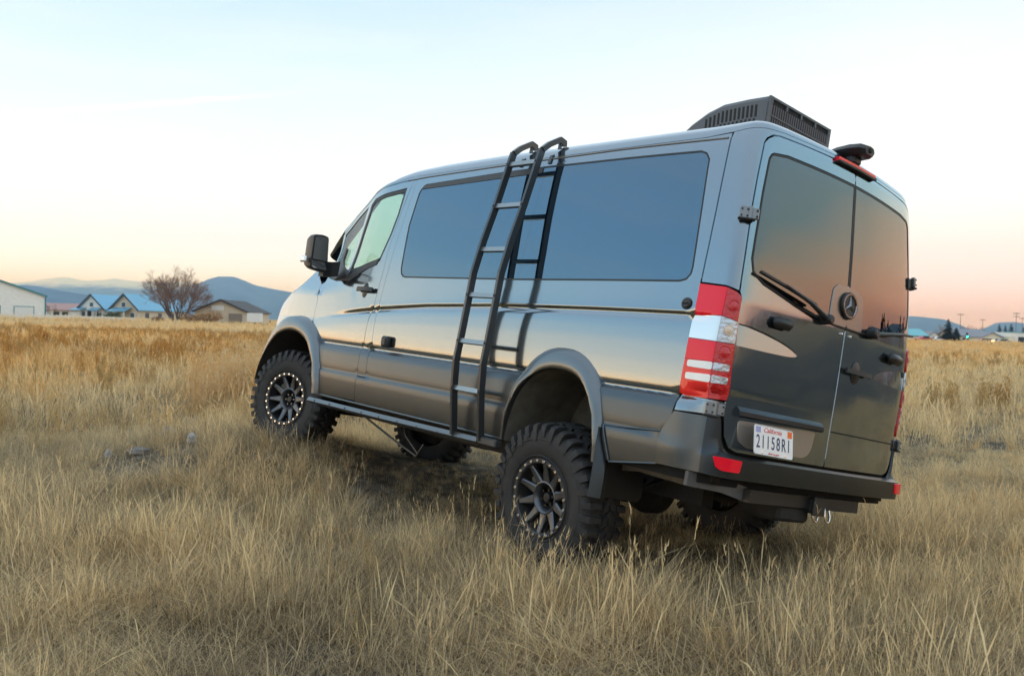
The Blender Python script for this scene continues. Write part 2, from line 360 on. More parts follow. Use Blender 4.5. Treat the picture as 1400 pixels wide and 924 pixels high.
def panel(name, poly, mats, parent, holes=(), off=0.0, depth=.014, gap=.003, side=1, step=.07, matfn=None, bulge=0.0):
    outer = densify(poly_offset(poly, gap), .05); hs = [densify(poly_offset(h, -gap), .05) for h in holes]
    V2 = []; E2 = []
    for loop in [outer]+hs:
        b = len(V2); V2 += loop; E2 += [(b+i, b+(i+1) % len(loop)) for i in range(len(loop))]
    nb = len(V2); s0, s1 = min(p[0] for p in outer), max(p[0] for p in outer); z0, z1 = min(p[1] for p in outer), max(p[1] for p in outer)
    k = max(2, int((s1-s0)/step)); ss = [s0+(s1-s0)*(i+.5)/k for i in range(k)]
    for zr in ROWS:
        last = None
        for sv in ss:
            z = zwarp(plan(sv if sv <= SMAX else 2*SMAX-sv)[0], zr)
            ok = z0 < z < z1 and inside(outer, sv, z) and not any(inside(h, sv, z) for h in hs) and min(edge_dist(l, sv, z) for l in [outer]+hs) > .007
            if ok:
                V2.append((sv, z))
                if last is not None: E2.append((last, len(V2)-1))
                last = len(V2)-1
            else: last = None
    cv, ce, cf, ov, oe, of = delaunay_2d_cdt([Vector(p) for p in V2], E2, [], 0, 1e-6)
    T = []
    for f in cf:
        cx = sum(cv[i].x for i in f)/len(f); cy = sum(cv[i].y for i in f)/len(f)
        if inside(outer, cx, cy) and not any(inside(h, cx, cy) for h in hs): T.append(f)
    V = []; Nn = []; F = []; MI = []
    for p in cv:
        q, n = body_frame(p.x, p.y); V.append(q+n*off); Nn.append(n)
    for f in T:
        a, b, c = (V[i] for i in f[:3]); g = (b-a).cross(c-a)
        F.append(tuple(f) if g.dot(Nn[f[0]]) > 0 else tuple(reversed(f)))
        MI.append(matfn(sum(cv[i].y for i in f)/3, sum(cv[i].x for i in f)/3) if matfn else 0)
    # rim
    loops = []; b = 0
    for loop in [outer]+hs: loops.append((b, len(loop))); b += len(loop)
    om = {}
    for new, olds in enumerate(ov):
        for o in olds: om[o] = new
    for (b, n) in loops:
        base = len(V)
        for i in range(n):
            p = V2[b+i]; q, nn = body_frame(p[0], p[1])
            V += [q+nn*off, q+nn*(off-depth)]; Nn += [nn, nn]
        for i in range(n):
            j = (i+1) % n; f = (base+2*i, base+2*i+1, base+2*j+1, base+2*j); F.append(f)
            MI.append(matfn((V2[b+i][1]+V2[b+j][1])/2, V2[b+i][0]) if matfn else 0)
            g = (V[f[1]]-V[f[0]]).cross(V[f[3]]-V[f[0]])
            if g.length > 0:
                g.normalize(); pa = body_frame(V2[b+i][0], V2[b+i][1])[0]
                # outward of the sheet
                mid = (Vector(V2[b+i])+Vector(V2[b+j]))/2; d = (Vector(V2[b+j])-Vector(V2[b+i])); t = Vector((-d.y, d.x)).normalized()*.004
                isin = inside(outer, mid.x+t.x, mid.y+t.y) and not any(inside(h, mid.x+t.x, mid.y+t.y) for h in hs)
                w = mid+(-t if isin else t); dirn = body_frame(w.x, w.y)[0]-(V[f[0]]+V[f[3]])/2
                if g.dot(dirn) < 0: F[-1] = tuple(reversed(f)); g = -g
                for vi in f: Nn[vi] = Nn[vi]+g*1.0
    Nn = [n.normalized() for n in Nn]
    if side < 0:
        V = [Vector((p.x, -p.y, p.z)) for p in V]; Nn = [Vector((n.x, -n.y, n.z)) for n in Nn]; F = [tuple(reversed(f)) for f in F]
    me = bpy.data.meshes.new(name); me.from_pydata([tuple(p) for p in V], [], F)
    if not isinstance(mats, (list, tuple)): mats = [mats]
    for x in mats: me.materials.append(x)
    me.polygons.foreach_set('material_index', MI); me.polygons.foreach_set('use_smooth', [True]*len(F))
    me.normals_split_custom_set_from_vertices([tuple(n) for n in Nn]); me.update()
    return link(name, me, parent)
def s_at_x(x):
    a, b = .8, 6.3
    for _ in range(40):
        m = (a+b)/2
        if plan(m)[0] > x: a = m
        else: b = m
    return (a+b)/2

def paint_mat(nm='grey_metallic_paint', base=(.215,.258,.295), rough=.13, coat=1.0):
    m = mat(nm, base, rough=rough, metal=.97, coat=coat, crough=.012)
    nt = m.node_tree; b = nt.nodes['Principled BSDF']; tc = nt.nodes.new('ShaderNodeTexCoord')
    # fine metal flake and a little road dust low down in broad uneven patches
    n = nt.nodes.new('ShaderNodeTexNoise'); n.inputs['Scale'].default_value = 3.0; n.inputs['Detail'].default_value = 7
    nt.links.new(tc.outputs['Object'], n.inputs['Vector'])
    mr = nt.nodes.new('ShaderNodeMapRange'); mr.inputs[1].default_value = .35; mr.inputs[2].default_value = .75; mr.inputs[3].default_value = .012; mr.inputs[4].default_value = .07
    nt.links.new(n.outputs[0], mr.inputs[0]); nt.links.new(mr.outputs[0], b.inputs['Coat Roughness'])
    # road dust: thrown up low on the body and in uneven runs behind the wheels
    sp = nt.nodes.new('ShaderNodeSeparateXYZ'); nt.links.new(tc.outputs['Object'], sp.inputs[0])
    hz = nt.nodes.new('ShaderNodeMapRange'); hz.inputs[1].default_value = .95; hz.inputs[2].default_value = .25; nt.links.new(sp.outputs['Z'], hz.inputs[0])
    nd = nt.nodes.new('ShaderNodeTexNoise'); nd.inputs['Scale'].default_value = 5; nd.inputs['Detail'].default_value = 9; nd.inputs['Roughness'].default_value = .7; nt.links.new(tc.outputs['Object'], nd.inputs['Vector'])
    pr = nt.nodes.new('ShaderNodeMath'); pr.operation = 'MULTIPLY'; nt.links.new(hz.outputs[0], pr.inputs[0]); nt.links.new(nd.outputs[0], pr.inputs[1])
    df = nt.nodes.new('ShaderNodeMapRange'); df.inputs[1].default_value = .05; df.inputs[2].default_value = .75; df.inputs[4].default_value = .12; nt.links.new(pr.outputs[0], df.inputs[0])
    dust = nt.nodes.new('ShaderNodeBsdfDiffuse'); dust.inputs[0].default_value = (.21,.19,.16,1); mxs = nt.nodes.new('ShaderNodeMixShader'); om = [q for q in nt.nodes if q.type == 'OUTPUT_MATERIAL'][0]
    nt.links.new(df.outputs[0], mxs.inputs[0]); nt.links.new(b.outputs[0], mxs.inputs[1]); nt.links.new(dust.outputs[0], mxs.inputs[2]); nt.links.new(mxs.outputs[0], om.inputs[0])
    n2 = nt.nodes.new('ShaderNodeTexNoise'); n2.inputs['Scale'].default_value = 2.2; nt.links.new(tc.outputs['Object'], n2.inputs['Vector'])
    bp = nt.nodes.new('ShaderNodeBump'); bp.inputs['Strength'].default_value = .05; bp.inputs['Distance'].default_value = .02
    nt.links.new(n2.outputs[0], bp.inputs['Height']); nt.links.new(bp.outputs[0], b.inputs['Coat Normal'])
    return m
PAINT = paint_mat()
CLAD = paint_mat('satin_grey_cladding', (.084,.100,.116), .33, .15)
FLARE = paint_mat('satin_grey_arch', (.150,.166,.178), .28, .3)
BUMPER = paint_mat('dark_satin_bumper', (.042,.052,.062), .34, .12)
BUMPER2 = paint_mat('grey_bumper_corner', (.10,.116,.13), .34, .15)
BLACK = mat('black_plastic', (.018,.018,.019), rough=.45, bump=.05, bscale=250)
TRIM = mat('dark_grey_plastic', (.036,.038,.041), rough=.5, bump=.06, bscale=300, var=.12)
RUBBER = mat('tyre_rubber', (.026,.026,.027), rough=.72, var=.3, vscale=9, bump=.15, bscale=120)
SHELL = mat('inner_body', (.006,.006,.006), rough=.9)
GLASS = mat('dark_tinted_glass', (.004,.006,.008), rough=.008, ior=2.8)
GLASS.node_tree.nodes['Principled BSDF'].inputs['Specular Tint'].default_value = (.50,.76,1,1)
REARGLASS = mat('dark_rear_glass', (.004,.004,.005), rough=.006, ior=2.1)
SEAL = mat('rubber_seal', (.012,.012,.012), rough=.5)
LADDER = mat('black_powder_coat', (.075,.079,.084), rough=.3, metal=.6, spec=.6)
STEEL = mat('bright_steel', (.75,.75,.74), rough=.22, metal=1)
ALLOY = mat('grey_alloy', (.115,.125,.14), rough=.35, metal=.8)
RIMDARK = mat('matte_black_rim', (.042,.042,.045), rough=.4, metal=.3)
DUST = mat('dusty_liner', (.12,.108,.085), rough=.9, var=.35, vscale=7)
UNDER = mat('underbody', (.022,.020,.018), rough=.85, var=.4, vscale=8)
RED2 = mat('deep_red_lens', (.60,.004,.010), rough=.08, coat=.7, crough=.01, bump=.9, bscale=55)
CLEAR2 = mat('clear_lens_ribbed', (.55,.58,.62), rough=.15, metal=.6, coat=1, crough=.01, bump=.9, bscale=45)
BULB = mat('amber_bulb', (.75,.58,.45), rough=.2, coat=1)
RED = mat('red_lens', (.95,.008,.03), rough=.10, coat=.45, crough=.01, spec=.3)
REDWARM = mat('red_lens_reflection_tint', (.92,.035,.03), rough=.10, coat=.45, crough=.01, spec=.3)  # red lens with the salmon tint of its reflection put into the colour
CLEAR = mat('clear_lens', (.80,.82,.84), rough=.08, metal=.55, coat=1, crough=.01)
WHITELENS = mat('white_lens', (.9,.9,.88), rough=.12, coat=1, crough=.01)
CHROME = mat('chrome', (.22,.22,.23), rough=.08, metal=1)
SATIN = mat('satin_metal_plate', (.24,.235,.23), rough=.28, metal=.85)
SEATM = mat('seat_fabric', (.03,.03,.032), rough=.9)
def clear_glass():
    m = bpy.data.materials.new('cab_glass'); m.use_nodes = True; nt = m.node_tree; N = nt.nodes; N.clear()
    o = N.new('ShaderNodeOutputMaterial'); t = N.new('ShaderNodeBsdfTransparent'); t.inputs[0].default_value = (.62,.80,.74,1)
    g = N.new('ShaderNodeBsdfGlossy'); g.inputs['Roughness'].default_value = .01; lw = N.new('ShaderNodeLayerWeight'); lw.inputs[0].default_value = .5; pw = N.new('ShaderNodeMath'); pw.operation = 'POWER'; pw.inputs[1].default_value = 4; nt.links.new(lw.outputs['Facing'], pw.inputs[0]); f = N.new('ShaderNodeMath'); f.operation = 'MULTIPLY_ADD'; f.inputs[1].default_value = .7; f.inputs[2].default_value = .05; nt.links.new(pw.outputs[0], f.inputs[0])
    x = N.new('ShaderNodeMixShader'); nt.links.new(f.outputs[0], x.inputs[0]); nt.links.new(t.outputs[0], x.inputs[1]); nt.links.new(g.outputs[0], x.inputs[2]); nt.links.new(x.outputs[0], o.inputs[0])
    return m
CABGLASS = clear_glass()

van = empty('camper_van')
VR = Matrix(((-0.6292, -0.76273, 0.1495), (0.77625, -0.62638, 0.07134), (0.03923, 0.16094, 0.98618)))
van.matrix_world = Matrix.Translation((0.9269, 6.0897, -1.1617+CAM_H)) @ VR.to_4x4()
VM = van.matrix_world.copy()
tag(van, 'lifted dark grey camper van with side ladder and knobbly off-road tyres parked in dry grass', 'van')

# top edge of the side, along the plan line
ZT = [(-.05,.93),(.35,.945),(.7,.985),(1.0,1.06),(1.25,1.16),(1.42,1.26),(1.50,1.36),(1.545,1.50),(1.60,1.62),(1.73,1.775),(2.0,1.905),(2.25,1.99),(2.40,2.062),(2.53,2.097),(2.8,2.128),(3.0,2.143),
      (3.6,2.152),(4.4,2.158),(5.4,2.158),(6.0,2.158),(6.2,2.175),(6.40,2.203),(6.55,2.213),(7.30,2.222)]
def zt(s): return _interp(ZT, s)
def arch_pts(cx, rx, rz, n, base=.27, e=2.2, k=26):
    P = []
    for i in range(k+1):
        w = math.pi*i/k; c, d = math.cos(w), math.sin(w)
        P.append((cx+rx*math.copysign(abs(c)**(2/e), c), base+rz*abs(d)**(2/e)))
    return P          # from +x (front) to -x (rear)
REAR_OUT = arch_pts(-.01, .445, .625, 0, e=2.3); REAR_IN = arch_pts(-.01, .405, .492, 0, e=2.3); REAR_MID = arch_pts(-.01, .425, .55, 0, e=2.3)
FRONT_OUT = arch_pts(3.62, .655, .655, 0, e=2.15); FRONT_IN = arch_pts(3.62, .60, .512, 0, e=2.0); FRONT_MID = arch_pts(3.62, .63, .58, 0, e=2.1)
def to_s(P): return [(s_at_x(x), z) for x, z in P]
lowmat = lambda z, s: 1 if z < .712 else 0

DOOR = [(2.998,2.115),(2.956,1.924),(2.925,1.721),(2.903,1.519),(2.905,1.351),(2.895,1.225),(2.884,1.038),(2.862,.95),(2.858,.765),(2.845,.713),(2.862,.65),(2.877,.53),(2.879,.408),(2.88,.287),
        (2.25,.274),(2.215,.36),(2.16,.49),(2.10,.60),(2.04,.69),(2.01,.74),(1.93,.835),(1.862,.895),(1.86,1.079),(1.80,1.222),(1.86,1.25),(1.85,1.36),(1.795,1.48),(1.735,1.72),(1.983,1.868),(2.246,1.962),(2.404,2.046),(2.524,2.073),(2.822,2.105)]
DWIN = [(2.893,2.017),(2.60,1.991),(2.423,1.962),(2.376,1.93),(2.335,1.672),(2.318,1.368),(2.485,1.387),(2.671,1.429),(2.791,1.455),(2.859,1.659),(2.889,1.83)]
DWIN_H = poly_offset(DWIN, -.028)
QWIN = [(2.262,1.912),(2.02,1.829),(1.80,1.715),(1.805,1.60),(1.825,1.487),(1.92,1.44),(2.06,1.41),(2.235,1.382),(2.245,1.60)]
QWIN_H = poly_offset(QWIN, -.012)
BPILLAR = [(2.998,2.118),(2.956,1.924),(2.925,1.721),(2.903,1.519),(2.905,1.351),(2.895,1.225),(2.884,1.038),(2.862,.95),(2.858,.765),(2.845,.713),(2.862,.65),(2.880,.486),(3.018,.486),(2.998,.639),(2.987,.734),(2.964,1.0),(2.963,1.04),(2.971,1.236),(3.0,1.65),(3.046,2.118)]
FWIN = [(3.265,1.30),(3.22,1.306),(3.185,1.327),(3.163,1.367),(3.112,1.726),(3.128,1.99),(3.142,2.02),(3.165,2.045),(3.195,2.06),(4.168,2.086),(4.6215,2.091),(4.6215,1.305)]
RWIN = [(4.6215,1.306),(5.268,1.314),(6.0,1.322),(6.045,1.333),(6.072,1.365),(6.077,1.40),(6.061,1.964),(6.06,2.02),(6.03,2.06),(5.984,2.076),(5.383,2.085),(4.6215,2.091)]
SIDEOPEN = [(3.265,1.30),(3.22,1.306),(3.185,1.327),(3.163,1.367),(3.112,1.726),(3.128,1.99),(3.142,2.02),(3.165,2.045),(3.195,2.06),(4.168,2.086),(4.62,2.091),(5.383,2.085),(5.984,2.076),(6.03,2.06),(6.06,2.02),(6.061,1.964),(6.077,1.40),(6.072,1.365),(6.045,1.333),(6.0,1.322),(5.268,1.314),(4.62,1.305)]
notch = to_s(REAR_MID)
SIDE = [(2.884,.277),(3.7,.275)]+[(notch[0][0], .277)]+notch[1:-1]+[(notch[-1][0], .30),(5.742,.291),(6.083,.335),(6.078,.50),(6.10,.545),(6.131,.575),(6.140,.65),(6.145,.726),(6.1435,1.146),(6.1435,1.316),(6.146,1.357),(6.188,2.137),(6.195,zt(6.195)-.004)] + \
       [(s, zt(s)) for s in (6.0,5.4,4.4,3.6,3.0)] + [(2.99,2.120),(3.046,2.120),(3.0,1.65),(2.971,1.236),(2.963,1.04),(2.964,1.0),(2.987,.734),(2.998,.639),(3.018,.484),(2.880,.484),(2.878,.408)]
fn = to_s(FRONT_MID)
fr = [p for p in fn if p[1] > .285]
FENDER = [(1.862,.895),(1.86,1.079),(1.80,1.222),(1.78,1.235),(1.63,1.31),(1.555,1.42),(1.535,1.47),(1.50,zt(1.5)),(1.42,zt(1.42)),(1.25,zt(1.25)),(1.0,zt(1.0)),(.7,zt(.7)),(.35,zt(.35)),(.0,zt(0)),(.0,.74),(.6,.735)] + \
         [p for p in fn if p[1] > .735 and p[0] < 1.9]
# the fender lies above the flare; keep its lower edge ordered front -> rear
_fl = [p for p in FENDER[16:]]; FENDER = FENDER[:16]+sorted(_fl)
FBUMP = [(0,.27),(0,.73),(.6,.725),(sorted(_fl)[0][0]-.004,.725)]+[p for p in sorted(fn) if p[0] < sorted(_fl)[0][0] and p[1] > .30][::-1]+[(sorted(fn)[0][0]-.004,.29)]
PILLAR = [(6.1475,1.320),(6.15,1.36),(6.192,2.137),(6.2,zt(6.2)),(6.3,zt(6.3)),(6.40,zt(6.4)),(6.55,zt(6.55)),(7.2865,zt(7.2865)),(7.2865,2.195),(7.07,2.195),(6.717,2.189),(6.52,2.184),(6.455,2.174),(6.415,2.145),(6.401,2.114),(6.388,1.932),(6.379,1.755),(6.378,1.29),(6.306,1.308)]
RDOOR = [(6.50,2.179),(6.46,2.168),(6.425,2.145),(6.404,2.114),(6.391,1.932),(6.382,1.755),(6.381,1.29),(6.395,1.26),(6.402,1.12),(6.412,1.01),(6.424,.79),(6.408,.717),(6.413,.632),(6.432,.541),(6.475,.484),(6.533,.468),(7.2875,.465),(7.2875,1.252),(7.056,1.256),(6.806,1.289),(6.526,1.355),(6.443,1.40),(6.42,1.474),(6.422,1.567),(6.432,1.83),(6.449,2.035),(6.463,2.06),(6.483,2.073),(6.603,2.089),(6.868,2.092),(7.2875,2.095),(7.2875,2.191),(7.07,2.191),(6.717,2.186)]
RWINP = [(7.2865,2.092),(6.868,2.089),(6.603,2.086),(6.486,2.071),(6.466,2.058),(6.452,2.035),(6.435,1.83),(6.425,1.567),(6.423,1.474),(6.446,1.402),(6.528,1.358),(6.806,1.292),(7.056,1.259),(7.2865,1.255)]
HEADER = [(1.742,1.728),(1.983,1.874),(2.246,1.968),(2.404,2.052),(2.524,2.079),(2.822,2.111),(2.998,2.121),(3.046,2.122),(3.046,2.143),(3.0,2.143),(2.8,2.127),(2.53,2.0965),(2.40,2.0615),(2.25,1.989),(2.0,1.904),(1.73,1.774)]
CORNER = [(6.148,.722),(6.405,.713),(6.402,.636),(6.29,.636),(6.143,.630)]

SCOOP = [(6.416,1.122),(6.50,1.119),(6.622,1.106),(6.73,1.087),(6.803,1.070),(6.855,1.052),(6.884,1.036),(6.87,1.026),(6.80,1.019),(6.646,1.015),(6.425,1.013)]
for side in (1, -1):
    d = panel('front_door', DOOR, [PAINT, CLAD], van, holes=[DWIN_H, QWIN_H], side=side, matfn=lowmat)
    panel('window_seal', DWIN_H, SEAL, d, holes=[DWIN], side=side, off=-.004, gap=0)
    panel('window', DWIN, CABGLASS, d, side=side, off=-.008, depth=.002, gap=0, step=.12)
    panel('quarter_window', QWIN_H, CABGLASS, d, side=side, off=-.006, depth=.002, gap=0, step=.12)
    panel('door_header', HEADER, PAINT, van, side=side, gap=.0015, step=.05)
    panel('door_pillar', BPILLAR, [PAINT, CLAD], van, side=side, matfn=lowmat)
    sp = panel('side_panel', SIDE, [PAINT, CLAD], van, holes=[SIDEOPEN], side=side, matfn=lowmat, step=.08)
    rim = panel('window_seal', poly_offset(SIDEOPEN, -.001), SEAL, van, holes=[poly_offset(SIDEOPEN, .008)], side=side, off=.0005, gap=0, depth=.008)
    w = panel('side_window', FWIN, GLASS, van, side=side, off=-.002, gap=.001, step=.1)
    TRK = [(3.150,2.022),(3.168,2.043),(3.197,2.057),(4.168,2.083),(4.60,2.088),(4.60,2.048)]
    panel('slider_track', TRK, TRIM, w, side=side, off=.003, depth=.006, gap=.001)
    panel('side_window', RWIN, GLASS, van, side=side, off=-.002, gap=.001, step=.1)
    panel('front_fender', FENDER, PAINT, van, side=side, step=.06)
    panel('front_bumper', FBUMP, TRIM, van, side=side, step=.06, off=.004)
    panel('corner_pillar', PILLAR, PAINT, van, side=side, step=.03)
    panel('corner_panel', CORNER, [PAINT], van, side=side, step=.03)
    rd = panel('rear_door', RDOOR, PAINT, van, side=side, step=.035, holes=[SCOOP])
    panel('window_seal', poly_offset(RWINP, -.0005), SEAL, rd, holes=[poly_offset(RWINP, .010)], side=side, off=.0005, gap=0, depth=.006)
    panel('rear_window', RWINP, REARGLASS, rd, side=side, off=-.002, gap=.001, step=.05)

# inner shell seen in the panel gaps
def shell():
    m = MB(); ns = 150; ss = [S0+.1+(2*SMAX-2*S0-.2)*i/ns for i in range(ns+1)]; zs = [.285+(2.13-.285)*i/30 for i in range(31)]
    def keep(s, z):
        q = s if s <= SMAX else 2*SMAX-s; x = plan(q)[0]
        for cx, rx, rz in ((-.01,.47,.60), (3.62,.70,.66)):
            if z < .31+rz and abs(x-cx) < rx+.02 and ((x-cx)/(rx+.03))**2+max(0, (z-.27)/(rz+.05))**2 < 1: return False
        if 1.4 < q < 2.93 and z > 1.33: return False
        return z < zt(q)-.05
    for i in range(ns):
        for j in range(30):
            if all(keep(ss[a], zs[b]) for a in (i, i+1) for b in (j, j+1)):
                P = [body_frame(min(ss[a], 2*SMAX-ss[a]), zs[b]) for a, b in ((i, j), (i+1, j), (i+1, j+1), (i, j+1))]
                q = []
                for (p, n), a in zip(P, (i, i+1, i+1, i)):
                    p = p-n*.024; q.append((p.x, p.y if ss[a] <= SMAX else -p.y, p.z))
                m.add(q, [(0, 1, 2, 3)])
    return m.build('inner_shell', SHELL, van, smooth=0, fix=False)
shell()

# roof, windscreen, bonnet: lofted from the top edge of the sides to the centre line
SPINE = [(-.6,2.305),(1.2,2.315),(1.9,2.305),(2.3,2.28),(2.6,2.21),(2.9,2.06),(3.3,1.76),(3.6,1.49),(3.74,1.36),(3.80,1.325),(4.0,1.28),(4.25,1.185),(4.45,1.06),(4.60,.945),(4.66,.93)]
def top_pt(s, t, side):
    b = Vector(body_pt(s, zt(s))); xs = max(b.x, -.6); zc = _interp(SPINE, xs)
    L = math.hypot(b.x-xs, b.y); rr = .17 if s > 2.7 else .10; a = .62 if s > 2.7 else (.30 if s < 1.5 else .35)
    d = t*L; e = math.sqrt(max(0, 1-(1-min(d/rr, 1))**2)); sh = a*e+(1-a)*(1-(1-t)**2)
    p = b.lerp(Vector((xs, 0, 0)), t); z = b.z+(zc-b.z)*sh
    return Vector((p.x, p.y*side, z))
def top(name, s_list, mats, off=0, lo=0, hi=1.0, sides=(1, -1)):
    m = MB(); full = [0,.012,.03,.055,.085,.12,.16,.21,.28,.37,.48,.6,.73,.87,1.0]; ts = [t for t in full if lo <= t <= hi]
    strips = [[(1, t) for t in ts]+[(-1, t) for t in ts[::-1][1:]]] if hi == 1.0 else [[(q, t) for t in ts] for q in sides]
    for st in strips:
        b = len(m.v); k = len(st)
        for s in s_list:
            for side, t in st: p = top_pt(s, t, side); m.v.append((p.x, p.y, p.z+off))
        for i in range(len(s_list)-1):
            for j in range(k-1): m.f.append((b+i*k+j, b+i*k+j+1, b+(i+1)*k+j+1, b+(i+1)*k+j)); m.m.append(0)
    return m.build(name, mats, van, smooth=60)
top('roof', [2.42+.06*i for i in range(63)]+[6.2+.04*i for i in range(27)]+[SMAX], PAINT)
top('windscreen', [1.56+.06*i for i in range(15)]+[2.42], CABGLASS, lo=.12)
for sd in (1, -1): top('windscreen_pillar', [1.56+.06*i for i in range(15)]+[2.42], PAINT, hi=.12, sides=(sd,))
top('bonnet', [0.0+.05*i for i in range(31)]+[1.53], PAINT)
for side in (1, -1):      # roof rail seam: strip above the windows, pale reflection put into its colour
    m = MB(); P = []
    for i in range(60):
        s = 2.9+(6.17-2.9)*i/59; z = _interp([(2.9,2.112),(3.2,2.124),(4.1,2.139),(5.3,2.147),(6.17,2.138)], s); p, n = body_frame(s, z); p = p+n*.001; P.append((p.x, p.y*side, p.z))
    m.tube(P, .006, 6); m.build('roof_seam', mat('seam_reflection', (.20,.19,.175), rough=.3, metal=.3) if side == 1 else bpy.data.materials['seam_reflection'], van)
# ------------------------------------------------------------------ wheel arches, wells, mud flaps
def flare(name, P_in, P_out, side, out=.045):
    m = MB(); n = len(P_in); prof = [(0, 'o', .0), (.10, 'o', .012), (.35, 'o', out*.75), (.7, 'o', out), (.95, 'o', out*1.02), (1.0, 'o', out*.9), (1.0, 'i', -.01), (1.0, 'i', -.10)]
    for (xi, zi), (xo, zo) in zip(P_in, P_out):
        for (t, kind, o) in prof:
            x = xo+(xi-xo)*t; z = zo+(zi-zo)*t
            yb = max(body_pt(s_at_x(x), max(z, .3))[1], (.965 if x > 2.5 else .975))-(max(0, x-3.9)*.09)
            if t < .05: yb = body_pt(s_at_x(x), max(z, .27))[1]-.004
            m.v.append((x, (yb+o)*side, z))
    k = len(prof)
    for i in range(n-1):
        for j in range(k-1): m.f.append((i*k+j, i*k+j+1, (i+1)*k+j+1, (i+1)*k+j)); m.m.append(0)
    return m.build(name, FLARE, van, smooth=50)
def well(P_in, side, y0, mtl):
    m = MB(); Q = [(x, z) for x, z in P_in]; n = len(Q); w = [.99, .80, y0]
    for (x, z) in Q:
        for y in w: m.v.append((x, y*side, z-.004))
    for i in range(n-1):
        for j in range(2): m.f.append((i*3+j, i*3+j+1, (i+1)*3+j+1, (i+1)*3+j)); m.m.append(0)
    m.f.append(tuple(i*3+2 for i in range(n))); m.m.append(0)
    return m.build('wheel_well', mtl, van, smooth=40)
for side in (1, -1):
    flare('rear_wheel_arch', REAR_IN, REAR_OUT, side, .034); flare('front_wheel_arch', FRONT_IN, FRONT_OUT, side, .038)
    well([(x*1.0, z) for x, z in REAR_IN], side, .46, DUST); well(FRONT_IN, side, .46, UNDER)
    # mud flap behind the rear wheel: a curved leg of the arch and the rubber sheet behind it
    m = MB(); L = []
    for i in range(13):
        t = i/12; z = .47-.39*t; xa = -.405-.02*math.sin(t*2.2); xb = -.452-.06*sst(0, .7, t)
        for (x, y) in ((xa, .93), (xa-.004, 1.005), (xa-.03, 1.026), ((xa+xb)/2-.01, 1.014), (xb, .985), (xb+.004, .95)): L.append((x, (y-.012*(1-sst(0, .3, t)))*side, z))
    m.v = L
    for i in range(12):
        for j in range(5): m.f.append((i*6+j, i*6+j+1, (i+1)*6+j+1, (i+1)*6+j)); m.m.append(0)
    m.f.append(tuple(72+j for j in range(6))); m.m.append(0)
    leg = m.build('arch_leg', BUMPER, van, smooth=50)
    m = MB(); m.prism([(.62, .34), (.99, .34), (.985, .12), (.95, .085), (.64, .075), (.61, .10)], -.475, -.462, 'x')
    if side < 0: m.v = [(x, -y, z) for x, y, z in m.v]
    m.build('mud_flap', BLACK, van, smooth=0)

# ------------------------------------------------------------------ wheels
TR = .432
def tyre_mesh():
    m = MB(); Rr = .232
    prof = [(Rr, -.125), (Rr+.012, -.138), (.30, -.150), (.355, -.150), (.382, -.141), (.396, -.126), (.402, -.10), (.405, 0), (.402, .10), (.396, .126), (.382, .141), (.355, .150), (.30, .150), (Rr+.012, .138), (Rr, .125)]
    m.lathe(prof, 72)
    def lug(pts, h0, h1, a0, a1, sk):
        V = []
        for (y, da) in pts:
            for h in (h0, h1):
                pass
    n = 34
    for i in range(n):
        for sg in (1, -1):
            a = 2*math.pi*(i+(.5 if sg < 0 else 0))/n
            # shoulder block: wraps over the shoulder down the sidewall; every other one longer
            long_ = .335 if i % 2 else .36
            sec = [(.060, .400, .433), (.115, .395, .431), (.143, .380, .421), (.1545, .365, .388), (.1565, long_, long_+.002)]
            w0, w1 = .036, .044
            V = []; F = []
            for q, (y, r0, r1) in enumerate(sec):
                w = w0+(w1-w0)*min(1, q/2) - (.012 if q == 4 else 0)
                for r, ww in ((r0, w), (r1, w*.86)):
                    for u in (-1, 1):
                        b = a+u*ww/2/.43+(.02*sg if q == 0 else 0); V.append((r*math.cos(b), y*sg, r*math.sin(b)))
            for q in range(len(sec)-1):
                c, d = q*4, q*4+4
                F += [(c+2, c+3, d+3, d+2), (c, c+2, d+2, d), (c+1, d+1, d+3, c+3)]
            F += [(0, 1, 3, 2), (16, 18, 19, 17)]
            m.add(V, F)
            # centre blocks
            for (yc, ph) in ((.028, .0), (.0, .5)):
                if yc == 0 and sg < 0: continue
                b0 = a+ph*2*math.pi/n+.05*sg; V = []
                for y in (yc*sg-.021, yc*sg+.021):
                    for r in (.400, .432):
                        for u in (-1, 1):
                            b = b0+u*.042/2/.43+(y-yc*sg)*1.2*sg; V.append((r*math.cos(b), y, r*math.sin(b)))
                m.add(V, [(2, 3, 7, 6), (0, 2, 6, 4), (1, 5, 7, 3), (0, 1, 3, 2), (4, 6, 7, 5)])
    # sidewall rings and raised lettering-like ribs are moulded as low relief
    for r in (.255, .345): m.lathe([(r-.004, .150), (r, .1535), (r+.004, .150)], 72)
    m.v = [(x*k, y, z*k) for (x, y, z), k in ((v, 1+max(0, math.hypot(v[0], v[2])-.28)*.115/math.hypot(v[0], v[2])) for v in m.v)]
    return m
